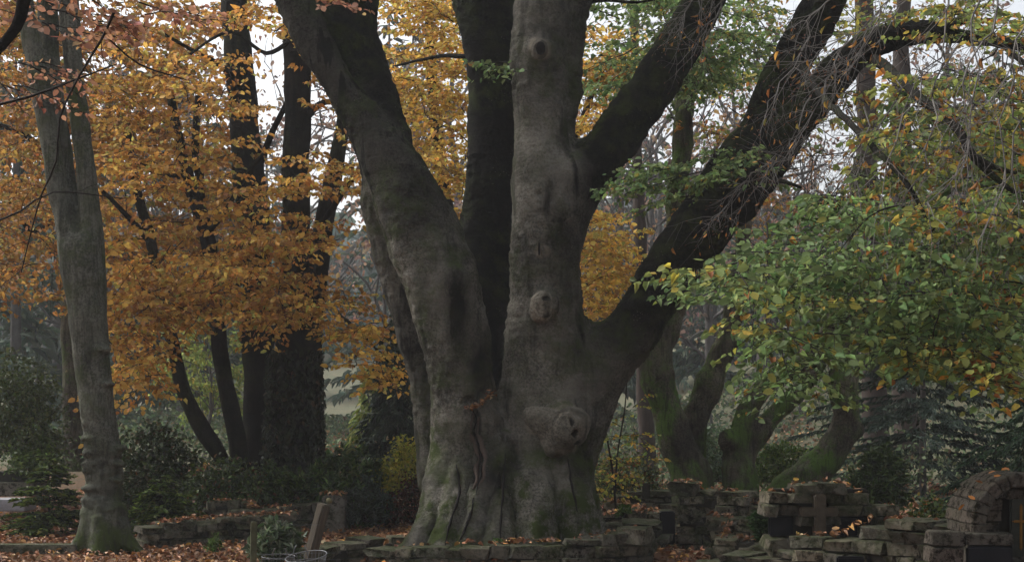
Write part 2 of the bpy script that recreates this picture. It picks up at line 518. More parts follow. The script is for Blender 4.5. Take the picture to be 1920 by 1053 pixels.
def leaf_geo(p, d, b, n, z, tint, shape='oval'):
    T = {'oval': OVAL, 'oval8': OVAL, 'long': LONG}[shape]
    k = len(T)
    wv = rng.uniform(.70, 1.15, len(p))[:, None, None]; cv = rng.uniform(-.5, 4.0, len(p))[:, None, None]; sv = rng.normal(0, .10, len(p))[:, None, None]
    tx = T[None, :, 0:1]; ty = T[None, :, 1:2]; tz = T[None, :, 2:3]
    V = p[:, None, :] + z[:, None, None] * (tx * d[:, None] + (ty * wv + sv * tx * (1 - tx)) * b[:, None] + (tz * cv + np.abs(ty) * .25 * cv - .06 * cv * tx ** 2) * n[:, None])
    F = OVALF[None] + (np.arange(len(p)) * k)[:, None, None]
    return V.reshape(-1, 3), F.reshape(-1, 4), np.repeat(tint, k, 0)

def flush_leaves(L, parent, mat, part_name='foliage', shape='oval', singles=300, leaf_name='leaf', big=None):
    """the largest-looking leaves become parts of their own, the rest one 'stuff' part"""
    if L.count() == 0: return None
    p, d, b, n, z, t = L.arrays()
    off = np.array(parent.location) if parent is not None else np.zeros(3)
    keep = np.ones(len(p), bool)
    if singles:
        c = p + d * z[:, None] * .5
        px = 960 + c[:, 0] / c[:, 1] * FPX; py = HY - (c[:, 2] - CAMZ) / c[:, 1] * FPX
        vis = (px > 5) & (px < 1915) & (py > 5) & (py < 1048)
        area = z ** 2 * np.abs((n * unit(c - np.array([0, 0, CAMZ]))).sum(1)) / c[:, 1] ** 2
        area = np.where(vis, area, -1)
        k = np.argsort(-area)[:singles]
        k = k[area[k] > 0]
        # only those nothing else of the scene hides are worth it; front ones first
        keep[k] = False
        variants = []
        order = np.argsort(t[k].sum(1))
        groups = np.array_split(k[order], 14)
        T = LONG if shape == 'long' else OVAL
        for g in groups:
            if len(g) == 0: continue
            me = make_mesh(leaf_name, T, OVALF, tint=np.repeat(t[g].mean(0)[None], len(T), 0))
            me.materials.append(mat)
            for i in g:
                o = bpy.data.objects.new(leaf_name, me)
                R = Matrix(((d[i][0], b[i][0], n[i][0], p[i][0] - off[0]), (d[i][1], b[i][1], n[i][1], p[i][1] - off[1]), (d[i][2], b[i][2], n[i][2], p[i][2] - off[2]), (0, 0, 0, 1)))
                COL.objects.link(o)
                if parent is not None: o.parent = parent
                o.matrix_basis = R @ Matrix.Scale(float(z[i]), 4)
    V, F, T = leaf_geo(p[keep], d[keep], b[keep], n[keep], z[keep], t[keep], shape)
    o = put(part_name, V, F, mat, parent, tint=T)
    o['kind'] = 'stuff'
    return o

UP = np.array([0, 0, 1.0])
def bough(L, T, base, d, length, palette, size=0.075, droop=0.25, spread=1.0, step=0.085, tilt=0.55, bare=0.1, face=.75):
    d = unit(np.array(d, float))
    m = 7
    tt = np.linspace(0, 1, m)[:, None]
    wob = np.cumsum(rng.normal(0, 0.025 * length / 1.5, (m, 3)), 0); wob[0] = 0
    axis = np.array(base) + d * length * tt - UP * droop * length * tt ** 2 * 0.5 + wob
    T.append((axis, np.linspace(0.009, 0.002, m) * (0.5 + length * .45)))
    side0 = unit(np.cross(d, UP)); flip = 1
    plane_n = unit(UP + rng.normal(0, 0.18, 3))
    s = bare * length + rng.uniform(0, step)
    bright = math.exp(rng.normal(0, 0.16))
    while s < length:
        t = s / length
        k = min(int(t * (m - 1)), m - 2); fr = t * (m - 1) - k
        q = axis[k] * (1 - fr) + axis[k + 1] * fr
        ls = (0.50 * (1 - t) + 0.14) * spread * rng.uniform(.7, 1.25)
        sd = unit(side0 * flip + d * rng.uniform(.3, .9) + UP * rng.normal(-.06, .16))
        flip = -flip
        e = q + sd * ls - UP * 0.10 * ls
        T.append((np.array([q, (q + e) / 2 + UP * .01, e]), np.array([.0032, .0024, .0014])))
        nl = max(2, int(ls / (size * .55)))
        u = (np.arange(nl) + rng.uniform(.2, 1, nl)) / nl
        pos = q + (e - q) * u[:, None]
        pp = np.cross(plane_n, sd)
        sg = np.where(np.arange(nl) % 2 == 0, 1.0, -1.0)[:, None]
        ld = unit(sd * .75 + pp * sg * .8 + rng.normal(0, .25, (nl, 3)) - UP * rng.uniform(0, .5, (nl, 1)))
        ln = unit(plane_n * (1 - .35 * face) + np.array([0, -face, 0]) + rng.normal(0, tilt, (nl, 3)))
        z = size * rng.uniform(.5, 1.25, nl)
        keepm = rng.random(nl) < .93
        L.add(pos[keepm], ld[keepm], ln[keepm], z[keepm], (pick_tint(palette, nl) * bright)[keepm])
        s += step * rng.uniform(.7, 1.3)

def in_poly(x, y, poly):
    r = False
    j = len(poly) - 1
    for i in range(len(poly)):
        xi, yi = poly[i]; xj, yj = poly[j]
        if (yi > y) != (yj > y) and x < (xj - xi) * (y - yi) / (yj - yi) + xi: r = not r
        j = i
    return r

def sample_region(poly, n, Y0, Y1, holes=()):
    xs = [p[0] for p in poly]; ys = [p[1] for p in poly]
    out = []; tries = 0
    while len(out) < n and tries < n * 60:
        tries += 1
        x = rng.uniform(min(xs), max(xs)); y = rng.uniform(min(ys), max(ys))
        if not in_poly(x, y, poly): continue
        ok = True
        for hx, hy, hr, keep in holes:
            if (x - hx) ** 2 + (y - hy) ** 2 < hr ** 2 and rng.random() > keep: ok = False; break
        if ok: out.append((x, y, rng.uniform(Y0, Y1)))
    return out

def fill_region(L, T, poly, n, Y0, Y1, palette, origin=None, holes=(), length=(0.8, 1.5), size=.075, palfn=None, **kw):
    for (x, y, Yd) in sample_region(poly, n, Y0, Y1, holes):
        c = P(x, y, Yd)
        ln = rng.uniform(*length)
        if origin is not None:
            o = np.array(origin); h = c - o; h[2] *= .25
            d = unit(unit(h) + rng.normal(0, .45, 3) * np.array([1, 1, .35]))
        else:
            a = rng.uniform(0, 2 * np.pi); d = np.array([math.cos(a), math.sin(a), rng.normal(0, .15)])
        bough(L, T, c - d * ln * .5, d, ln, palfn(x, y) if palfn else palette, size=size, **kw)

def wander(a, b, r0, r1, n=10, amp=0.08, sag=0.0):
    a = np.array(a, float); b = np.array(b, float)
    t = np.linspace(0, 1, n)[:, None]
    w = np.cumsum(rng.normal(0, 1, (n, 3)), 0); w -= w[0] + (w[-1] - w[0]) * t
    ln = np.linalg.norm(b - a)
    return a + (b - a) * t + w * amp * ln / math.sqrt(n) - UP * sag * ln * 4 * t * (1 - t), np.linspace(r0, r1, n)

def branch_tree(T, start, d, length, r, depth, spread=.6, curl=.25, grav=0.0, kids=(3, 5), buds=None):
    m = 6
    pts = [np.array(start, float)]; dd = unit(np.array(d, float))
    for i in range(m - 1):
        dd = unit(dd + rng.normal(0, curl / 2, 3) - UP * grav)
        pts.append(pts[-1] + dd * length / (m - 1))
    pts = np.array(pts)
    T.append((pts, np.linspace(r, r * .45, m)))
    if buds is not None: buds.append((pts[-1], dd))
    if depth <= 0: return
    for _ in range(rng.integers(*kids)):
        t = rng.uniform(.25, 1) * (m - 1); k = min(int(t), m - 2)
        q = pts[k] + (pts[k + 1] - pts[k]) * (t - k)
        nd = unit(unit(pts[k + 1] - pts[k]) + rng.normal(0, spread, 3))
        branch_tree(T, q, nd, length * rng.uniform(.45, .75), r * .5, depth - 1, spread, curl, grav, kids, buds)

def put_tubes(name, T, mat, parent, sides=4, stuff=True):
    V, F = tubes(T, sides)
    o = put(name, V, F, mat, parent)
    if stuff: o['kind'] = 'stuff'
    return o

# palettes (base colours of the leaves themselves)
ORANGE = pal((.62, .32, .07, 5), (.72, .43, .10, 4), (.48, .22, .05, 3.5), (.72, .52, .12, 2.5), (.36, .16, .045, 1.4), (.46, .42, .10, 1))
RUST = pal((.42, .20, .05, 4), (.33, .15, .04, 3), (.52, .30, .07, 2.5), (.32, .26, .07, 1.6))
GOLD = pal((.76, .50, .10, 4), (.70, .42, .08, 3), (.56, .28, .06, 2), (.66, .56, .14, 2), (.36, .2, .06, 1))
GREEN = pal((.16, .24, .085, 6), (.20, .285, .105, 5), (.21, .27, .085, 2), (.34, .34, .08, .4), (.40, .22, .05, .2), (.10, .155, .06, 3))
OLIVE = pal((.28, .30, .08, 4), (.21, .27, .08, 4), (.50, .42, .08, 2.0), (.50, .26, .05, 1.2), (.35, .14, .04, .6))
PINK = pal((.44, .23, .15, 4), (.40, .18, .11, 3), (.48, .28, .13, 2), (.32, .14, .08, 2))
FALLEN = pal((.30, .14, .060, 4), (.38, .19, .085, 4), (.19, .085, .04, 4), (.46, .29, .16, 1.5), (.52, .27, .07, 1), (.10, .045, .025, 2))

# ------------------------------------------------------------------ the old beech
TREE_Y = 16.0
beech = root('beech_tree', (-.1, 16.0, .1), 'huge old grey beech with many stems rising out of one fluted trunk, in the middle', 'tree')
Yb = 16.0
stemsB = [
    # lower body: two fused boles
    ([(1012, 1062, 16.0, 122), (1012, 1000, 16.0, 104), (1010, 930, 16.0, 93), (1012, 850, 16.0, 88), (1022, 740, 16.0, 86), (1026, 650, 16.0, 80), (1024, 560, 15.95, 66), (1022, 450, 15.9, 66), (1024, 370, 15.9, 68), (1016, 290, 15.9, 56), (1011, 200, 15.9, 51), (1012, 100, 15.9, 52), (1020, 0, 15.9, 57), (1025, -90, 15.9, 55), (1035, -250, 15.9, 50), (1050, -420, 15.8, 42)], .20),
    ([(858, 1062, 15.9, 86), (862, 1000, 15.9, 72), (868, 920, 15.88, 63), (870, 840, 15.85, 62), (868, 760, 15.8, 60), (862, 690, 15.78, 60), (850, 620, 15.75, 64), (832, 550, 15.75, 68), (808, 480, 15.75, 70), (776, 405, 15.8, 66), (740, 325, 15.85, 56), (696, 250, 15.9, 42), (645, 175, 15.95, 33), (600, 100, 16, 32), (550, 0, 16.1, 34), (505, -90, 16.2, 34), (430, -240, 16.4, 31), (370, -400, 16.6, 27)], .16),
    # fork block with the leaf-filled notch
    ([(905, 1040, 15.75, 40), (912, 930, 15.72, 30), (915, 850, 15.68, 32), (912, 790, 15.66, 26)], .10),
    # rear left stem
    ([(830, 900, 16.25, 40), (812, 790, 16.25, 34), (792, 680, 16.25, 34), (768, 590, 16.25, 36), (745, 500, 16.25, 36), (724, 410, 16.2, 38), (708, 330, 16.1, 34), (690, 260, 16.0, 26)], .08),
    # second stem of the left limb
    ([(742, 310, 16.1, 40), (715, 225, 16.25, 44), (690, 150, 16.35, 44), (662, 80, 16.4, 50), (638, 0, 16.4, 58), (610, -90, 16.5, 52), (560, -230, 16.6, 42), (540, -400, 16.7, 34)], .12),
    ([(668, 60, 16.4, 34), (690, 0, 16.5, 22), (705, -70, 16.6, 18), (715, -200, 16.7, 14)], .10),
    # dark stem at the back
    ([(930, 900, 16.4, 60), (925, 740, 16.55, 58), (918, 600, 16.6, 58), (912, 480, 16.7, 56), (920, 360, 16.75, 52), (926, 250, 16.8, 48), (926, 140, 16.8, 48), (918, 60, 16.8, 54), (908, -20, 16.85, 62), (895, -120, 16.9, 62), (880, -300, 17, 54), (870, -430, 17, 46)], .14),
    # side stem at the top of the central one
    ([(1052, 260, 15.98, 20), (1066, 180, 16.0, 22), (1070, 100, 16.0, 24), (1078, 30, 16.0, 26), (1100, -60, 16.0, 26), (1140, -200, 16, 24)], .08),
    # middle right limb
    ([(1040, 430, 15.95, 50), (1075, 365, 15.95, 50), (1118, 305, 15.95, 46), (1170, 238, 15.95, 43), (1225, 165, 15.9, 43), (1275, 80, 15.9, 41), (1322, -2, 15.85, 38), (1368, -90, 15.8, 36), (1450, -260, 15.7, 30)], .22),
    # great right limb
    ([(1040, 860, 16.05, 62), (1085, 760, 16.05, 62), (1130, 685, 16.05, 58), (1185, 620, 16.0, 52), (1245, 530, 15.9, 50), (1305, 438, 15.8, 56), (1362, 360, 15.7, 58), (1400, 300, 15.65, 56)], .30),
    ([(1380, 330, 15.7, 46), (1420, 250, 15.65, 40), (1455, 170, 15.6, 38), (1500, 85, 15.5, 38), (1548, 0, 15.4, 38), (1595, -85, 15.3, 36), (1660, -220, 15.2, 30)], .14),
    ([(1385, 370, 15.6, 42), (1430, 315, 15.45, 40), (1480, 245, 15.3, 37), (1540, 172, 15.1, 34), (1600, 108, 14.9, 32), (1662, 72, 14.7, 29), (1730, 60, 14.5, 22), (1795, 66, 14.3, 17), (1850, 74, 14.2, 13), (1930, 90, 14.0, 9)], .14),
    # root flares
    ([(838, 880, 15.72, 34), (822, 950, 15.52, 31), (795, 1010, 15.38, 27), (755, 1052, 15.25, 17)], .07),
    ([(868, 870, 15.62, 26), (853, 950, 15.40, 26), (836, 1045, 15.12, 28)], .05),
    ([(914, 850, 15.56, 22), (900, 940, 15.36, 23), (870, 1050, 15.02, 25)], .045),
    ([(944, 830, 15.58, 22), (938, 940, 15.38, 26), (924, 1050, 15.08, 30)], .06),
    ([(1000, 900, 15.55, 40), (1000, 980, 15.38, 40), (1005, 1045, 15.25, 44)], .10),
    ([(1060, 900, 15.65, 40), (1078, 975, 15.5, 36), (1098, 1030, 15.4, 34), (1130, 1050, 15.4, 22)], .12),
    ([(1080, 900, 16.1, 34), (1105, 980, 16.1, 28), (1135, 1040, 16.1, 20)], .12),
]
lumps = [(P(1022, 572, 15.50), .17, .10, (1, .8, 1)), (P(1056, 800, 15.46), .24, .12, (1, .8, .95)), (P(1010, 92, 15.60), .13, .08, (1, .7, 1)),
         (P(852, 525, 15.36), .15, .12, (1, .8, 1.1)), (P(1200, 575, 15.68), .12, .10, (1, .8, 1)), (P(866, 500, 15.6), .17, .14, (1, 1, 1.2)),
         (P(1075, 330, 15.75), .16, .14, (1, 1, 1.1))]
carve = [(P(888, 752, 15.43), .075, .03, (2.0, 1.6, .8)), (P(908, 738, 15.47), .075, .03, (1.2, 1.6, .9)), (P(892, 790, 15.45), .085, .03, (.5, 1.2, 2.2)), (P(900, 840, 15.43), .085, .03, (.42, 1.2, 2.4)), (P(893, 895, 15.40), .085, .03, (.42, 1.2, 2.2)), (P(945, 800, 15.50), .04, .03, (.5, 1, 5)), (P(862, 900, 15.42), .04, .04, (.5, 1, 5)),
         (P(940, 905, 15.35), .05, .05, (.5, 1, 4)), (P(1010, 90, 15.46), .045, .03, (1, 2, 1.1)), (P(1016, 470, 15.48), .035, .03, (.6, 1.2, 2.2))]
V, Q, W = sdf_build([(px_nodes(n), k) for n, k in stemsB], 0.022, carve=carve, lumps=lumps)
N = vnormals(V, Q)
low = 1 - sstep(0.3, 2.2, V[:, 2])
ang = np.arctan2(V[:, 1] - 16.0, V[:, 0] + .1)
d1 = fbm(V, 1.4, 3) * .035 + fbm(V, (3.2, 3.2, 1.1), 3, 7) * .018 + fbm(V, (2.5, 2.5, 14), 2, 11) * .007 * (1 - .6 * low)
flute = -np.abs(fbm(V, (4.2, 4.2, .45), 2, 3)) * .07 * (low * .95 + .05) + .04 * low
pim = fbm(V, 14, 3, 9) * .009 * (.6 + 1.6 * sstep(-.2, .4, fbm(V, 1.3, 2, 55)))
V = V + N * (d1 + flute + pim)[:, None]
near = W.argmin(0)
soft = np.exp(-W / .07); soft /= soft.sum(0)
wetw = {4: 1.0, 5: 1.0, 6: 1.0, 7: .6, 8: 1.0, 9: .98, 10: 1.0, 11: 1.0, 3: .35, 1: 0.0}
wet_shade = sum(soft[k] * v for k, v in wetw.items())
wet_shade += soft[1] * sstep(2.9, 4.2, V[:, 2]) * .75
wet_shade *= np.where((near == 9), sstep(1.3, 2.9, V[:, 2]), 1)
mossy = low * .85 * sstep(-.15, .4, fbm(V, 2.0, 3, 20) + .1) + sstep(.35, .8, N[:, 2]) * .7 * (fbm(V, 1.5, 3, 4) > -.05)
mossy += .8 * sstep(-.5, -.9, N[:, 0]) * (1 - sstep(.2, 1.2, V[:, 2]))
zt0 = lambda py: CAMZ - (py - HY) * 15.45 / FPX
cal = np.zeros(len(V))
for c_, r_ in ((P(1056, 800, 15.3), .30), (P(1005, 790, 15.35), .17), (P(1015, 580, 15.35), .12), (P(1011, 92, 15.5), .14), (P(1017, 470, 15.5), .08)):
    dd_ = np.linalg.norm((V - c_) * np.array([1, .6, 1.05]), axis=1) * (1 + .25 * fbm(V, 5, 2, 60))
    cal = np.maximum(cal, (1 - sstep(r_ * .75, r_ * 1.1, dd_)) * .95)
wet_shade = wet_shade * (1 - cal)
wet_shade = np.maximum(wet_shade, .9 * np.exp(-((V[:, 0] - P(897, 0, 15.45)[0] - .015 * np.sin(V[:, 2] * 14)) / .022) ** 2) * sstep(zt0(920), zt0(890), V[:, 2]) * (1 - sstep(zt0(775), zt0(765), V[:, 2])) * (V[:, 1] < 15.9))  # crack line darkened too: its shade is put into the colour
# large old water marks: dark run-off below forks
for (px_, py_, wx, wy, am) in ((860, 590, 34, 90, .8), (1195, 650, 22, 60, .7), (905, 690, 30, 60, .9), (1040, 430, 20, 120, .5), (1075, 650, 30, 70, .45), (1090, 850, 22, 70, .8), (800, 640, 16, 90, .8), (930, 900, 26, 110, .7), (1040, 960, 90, 26, .35), (850, 480, 60, 40, .6), (1085, 560, 26, 110, .7)):
    c_ = P(px_, py_, 15.6)
    e_ = np.exp(-(((V[:, 0] - c_[0]) / (wx * .006)) ** 2 + ((V[:, 2] - c_[2]) / (wy * .006)) ** 2) * 1.2)
    wet_shade = np.maximum(wet_shade, np.clip(am * e_ * (1 + .9 * fbm(V, (4, 4, 1.5), 3, 41)) * (V[:, 1] < 16.3), 0, 1))
Nf = vnormals(V, Q)
part_of = np.zeros(len(W), int)
for g_, ks in enumerate(((3,), (4, 5), (6,), (7,), (8,), (9, 10, 11)), start=2):
    for k in ks: part_of[k] = g_
lab = part_of[near]
lab = np.where((near == 1) & (V[:, 2] > 3.15), 1, lab)
lab = np.where((near == 9) & (V[:, 2] < 2.0), 0, lab)
lab = np.where((near == 6) & (V[:, 2] < 1.8), 0, lab)
lab = np.where((near == 8) & (V[:, 0] < .55), 0, lab)
fl = lab[Q[:, 0]]
names_ = ['trunk'] + ['limb'] * 7
labs_ = [None, 'leaning left limb', 'rear left limb', 'dark second stem of the left limb', 'dark upright stem at the back', 'thin side stem beside the central one', 'dark middle right limb', 'dark great right limb forking in two']
for g_ in range(8):
    q = Q[fl == g_]
    if len(q) == 0: continue
    used, inv = np.unique(q, return_inverse=True)
    o = put(names_[g_], V[used], inv.reshape(-1, 4), M['beech'], beech, attrs={'wet_shade': np.clip(wet_shade, 0, 1)[used], 'mossy': np.clip(mossy, 0, 1)[used], 'callus': cal[used]})
    o.data.normals_split_custom_set_from_vertices([tuple(x) for x in Nf[used].tolist()])
    if labs_[g_]: o['label'] = labs_[g_]

M['redbark'] = plain_mat('torn_red_bark', (0.085, 0.064, 0.052), scale=30, bump=.8)
def fissure(name, label, path, r, mat, sink=.35, wob=.012):
    s = spline(np.array([[*P(x, y, 15.4)[[0, 2]], 0, 0] for x, y in path]), .035)
    pts = []
    for i, p in enumerate(s):
        x = p[0] + wob * noise.noise(Vector((i * .35, p[1], 1.7))); z = p[1]
        m_ = (np.abs(V[:, 0] - x) < .03) & (np.abs(V[:, 2] - z) < .03)
        if not m_.any(): continue
        pts.append([x, V[m_, 1].min() + r * sink, z])
    pts = np.array(pts)
    if len(pts) < 4: return
    pts[1:-1, 1] = (pts[:-2, 1] + pts[1:-1, 1] + pts[2:, 1]) / 3
    t_ = np.linspace(0, 1, len(pts))
    rr = r * (.35 + .65 * np.sin(np.pi * t_)) * (1 + .35 * np.sin(t_ * 23) * np.sin(t_ * 7))
    vv, ff = tubes([(pts, rr)], 8)
    o = put(name, vv, ff, mat, beech)
    if label: o['label'] = label
for dx_ in (-7, 7):
    fissure('bark_lip', 'torn reddish bark beside the crevice', [(893 + dx_, 775), (889 + dx_, 810), (900 + dx_, 845), (901 + dx_, 880), (893 + dx_ * .6, 915)], .030, M['redbark'], sink=.9, wob=.03)
fissure('crevice', 'dark strip painting the shade in the crack below the fork', [(884, 765), (893, 785), (889, 812), (900, 845), (902, 880), (893, 925)], .013, M['hollow'], sink=.0)  # solid dark strip standing in for the shade inside the crack
fissure('crease_shade', None, [(856, 870), (862, 920), (846, 975), (838, 1015)], .014, M['hollow'], sink=.7)  # dark strips like this one paint the shade between the roots
fissure('crease_shade', None, [(890, 930), (880, 970), (862, 1010)], .016, M['hollow'], sink=.6)
fissure('crease_shade', None, [(948, 850), (944, 900), (940, 960), (938, 1010)], .013, M['hollow'], sink=.7)
fissure('crease_shade', None, [(1066, 860), (1072, 910), (1082, 960)], .013, M['hollow'], sink=.7)

def disc_knot(name, px, py, Y, rx, ry, depth, mat, parent, label=None, hollow=None, seed=0, rings=16, seg=40, lip=.35, ripple=.10, wob=.10):
    """a healed branch scar: swollen rim, sunken or domed face"""
    c = P(px, py, Y); V = []; F = []
    for i in range(rings + 1):
        u = i / rings
        prof = depth * (math.cos(u * math.pi / 2) ** .6) * (1 - lip * math.exp(-((u - 0.25) / .3) ** 2)) if lip > 0 else depth * math.cos(u * math.pi / 2)
        for j in range(seg):
            a = 2 * math.pi * j / seg
            w = 1 + wob * noise.noise(Vector((math.cos(a) * 1.6 + seed, math.sin(a) * 1.6, u * 1.5)))
            n = .35 * depth * noise.noise(Vector((math.cos(a) * u * 3 + seed, math.sin(a) * u * 3, 3))) + ripple * rx * .5 * u * math.cos(u * 19 + 2.2 * noise.noise(Vector((math.cos(a) * 1.5, math.sin(a) * 1.5, seed))))
            V.append([c[0] + rx * u * w * math.cos(a) , c[1] - prof - n + .02, c[2] + ry * u * w * math.sin(a)])
    for i in range(rings):
        for j in range(seg):
            F.append([i * seg + j, i * seg + (j + 1) % seg, (i + 1) * seg + (j + 1) % seg, (i + 1) * seg + j])
    o = put(name, np.array(V), np.array(F)[:, ::-1], mat, parent)
    if label: o['label'] = label
    return o

def grown_burl(name, label, blobs, c, rad, fold, darks, mat, voxel=.014, k=.09, seed=0):
    """a swelling grown out of the trunk: blended blobs, ringed folds towards its rim, dark rotten places"""
    v, q, w = sdf_build([(np.array([[*(P(x, y, Y) - [0, .0, 0]), r], [*(P(x, y, Y) + [0, .02, 0]), r]]), k) for x, y, Y, r in blobs], voxel, pad=.12)
    n = vnormals(v, q)
    c = np.asarray(c)
    rho = np.hypot(v[:, 0] - c[0], v[:, 2] - c[2]) * (1 + .22 * fbm(v, 4, 2, seed))
    d = fbm(v, 5, 3, seed) * .022 + fbm(v, 17, 3, seed + 4) * .007
    d += fold * np.cos(rho * 2 * np.pi / (rad * .26)) * sstep(rad * .45, rad * .85, rho) * (1 - sstep(rad * 1.3, rad * 1.7, rho))
    wt = np.zeros(len(v))
    for x, y, sx, sz in darks:
        p = P(x, y, c[1])
        e = np.exp(-(((v[:, 0] - p[0] + .02 * fbm(v, 14, 2, 3)) / sx) ** 2 + ((v[:, 2] - p[2]) / sz) ** 2))
        wt = np.maximum(wt, sstep(.42, .55, e + .12 * fbm(v, 30, 2, 8)))
    rim = np.exp(-((rho - rad * 1.02) / (rad * .10)) ** 2) * .45 * (fbm(v, 3, 2, seed + 9) > -.15)  # dark ring: shade of the recessed rim put into the colour
    d = d - wt * .03
    o = put(name, v + n * d[:, None], q, mat, beech, attrs={'wet_shade': np.clip(wt + rim, 0, 1), 'mossy': np.zeros(len(v))})
    if label: o['label'] = label
    return o
grown_burl('burl', 'large pale folded burl low on the trunk with a rotten black crack', [(1064, 806, 15.40, .205), (1026, 792, 15.45, .165), (1000, 782, 15.50, .12), (1040, 832, 15.47, .15), (1075, 790, 15.43, .17)], P(1066, 806, 15.2), .19, .0045,
           [(1072, 790, .030, .055), (1079, 812, .045, .060), (1083, 834, .032, .050)], M['callus'])
grown_burl('branch_scar', 'grey ringed branch scar on the central stem, pale split wood in it', [(1020, 568, 15.47, .13), (1016, 586, 15.48, .12)], P(1020, 570, 15.3), .12, .004, [(1024, 558, .055, .030)], M['callus'], voxel=.013, seed=5)
grown_burl('branch_scar', 'small mossy healed scar on the leaning left limb', [(852, 538, 15.34, .09)], P(852, 540, 15.2), .075, .009, [(852, 542, .025, .03)], M['beech'], voxel=.013, seed=9)
disc_knot('branch_scar', 1011, 92, 15.49, .095, .11, .045, M['callus'], beech, 'round pale branch scar with a hole', seed=11, lip=.9, ripple=.12)
disc_knot('knot_hole', 1014, 90, 15.445, .050, .070, .012, M['hollow'], beech, seed=13, lip=0, ripple=0)
disc_knot('bark_slit', 1018, 472, 15.49, .024, .060, .02, M['callus'], beech, seed=15, lip=0, ripple=0)
disc_knot('bark_slit', 1011, 466, 15.48, .012, .075, .022, M['hollow'], beech, seed=16, lip=0, ripple=0)
disc_knot('moss_cushion', 846, 520, 15.27, .07, .035, .02, plain_mat('moss', (.10, .14, .03), scale=40), beech, seed=27, lip=0, ripple=.2)

# ---- its green boughs hanging on the right, golden and bare twigs
LG, TG = Leaves(), []
G_origin = P(1500, 180, 15.2)
def right_pal(x, y):
    f = 0
    if x > 1600 and y < 420: f = .75
    if x > 1560 and y > 640: f = .45
    if x > 1800: f = max(f, .45)
    if x < 1560 and 480 < y < 700: f = max(f, .12)
    return OLIVE if rng.random() < f else GREEN
poly_main = [(1270, 540), (1340, 490), (1440, 440), (1500, 400), (1640, 380), (1780, 350), (1960, 330), (1960, 700), (1850, 715), (1760, 700), (1660, 690), (1620, 640), (1590, 595), (1540, 600), (1470, 650), (1400, 600), (1330, 560)]
fill_region(LG, TG, poly_main, 190, 9.5, 13.8, GREEN, G_origin, length=(.6, 1.1), size=.074, palfn=right_pal, droop=.35, tilt=.55, spread=.85, face=.9)
poly_up = [(1600, 200), (1700, 130), (1960, 120), (1960, 380), (1600, 400), (1520, 350)]
fill_region(LG, TG, poly_up, 98, 10.5, 15, OLIVE, G_origin, length=(.6, 1.1), size=.078, palfn=right_pal, droop=.4, tilt=.7, spread=.8, holes=[(1560, 270, 90, .08), (1700, 190, 40, .3)])
poly_top = [(1090, -20), (1440, -20), (1440, 120), (1330, 180), (1180, 210), (1100, 150)]
fill_region(LG, TG, poly_top, 46, 16.6, 19, GREEN, P(1300, 0, 16.5), length=(.6, 1.2), size=.08, tilt=.7, holes=[(1130, 60, 40, .3)])
poly_mid = [(1160, 330), (1230, 280), (1330, 265), (1430, 290), (1440, 350), (1340, 350), (1200, 390)]
fill_region(LG, TG, poly_mid, 15, 14.2, 14.9, GREEN, P(1500, 250, 15), length=(.5, .9), size=.075, tilt=.8)
fill_region(LG, TG, [(900, 118), (955, 105), (958, 150), (915, 150)], 4, 15.2, 15.4, GREEN, P(1020, 90, 15.6), length=(.3, .5), size=.08, tilt=.9, spread=.6)
poly_low = [(1450, 650), (1560, 660), (1530, 720), (1480, 720)]
fill_region(LG, TG, poly_low, 7, 10, 13, GREEN, G_origin, length=(.5, .8), size=.075, tilt=.8, droop=.7)
poly_tl = [(1560, -20), (1960, -20), (1960, 80), (1700, 60), (1600, 60)]
fill_region(LG, TG, poly_tl, 11, 10, 14, OLIVE, G_origin, length=(.5, 1.0), size=.065, tilt=.8)
flush_leaves(LG, beech, M['leaf'])
put_tubes('twigs', TG, M['twig'], beech, 3)
# dark secondary branches, each a part
def px_branch(nodes, mat, parent, name='branch', sides=8):
    s = spline(px_nodes(nodes), .12)
    s[:, :3] += np.array([[noise.noise(Vector((*(p[:3] * 3),))) for _ in range(1)] for p in s]) * .02
    V, F = tubes([(s[:, :3], s[:, 3])], sides)
    return put(name, V, F, mat, parent)
for nd in ([(1640, 110, 14.8, 11), (1690, 150, 12.8, 10), (1740, 195, 11.4, 9), (1790, 235, 10.6, 8), (1825, 295, 10.3, 8), (1880, 345, 10.2, 5), (1935, 380, 10.2, 4)],
           [(1825, 292, 10.3, 6), (1860, 312, 10.2, 5), (1905, 326, 10.1, 3)],
           [(1500, 120, 15.3, 8), (1545, 185, 13, 7), (1600, 235, 11.4, 6), (1650, 290, 10.6, 6), (1705, 350, 10.3, 5), (1735, 410, 10.2, 3)],
           [(1420, 345, 15.3, 8), (1455, 338, 14.8, 5), (1500, 352, 14.4, 3)],
           [(1760, 55, 14.4, 10), (1810, 40, 14.0, 7), (1850, 60, 13.8, 6), (1935, 130, 13.4, 5)],
           [(880, 108, 16.7, 5), (840, 104, 17.0, 4), (790, 112, 17.4, 3), (740, 125, 17.8, 2)],
           [(1085, 10, 16.2, 5), (1130, 0, 16.4, 4), (1180, 5, 16.8, 3), (1230, 0, 17, 2)]):
    px_branch(nd, M['darkbark'], beech)
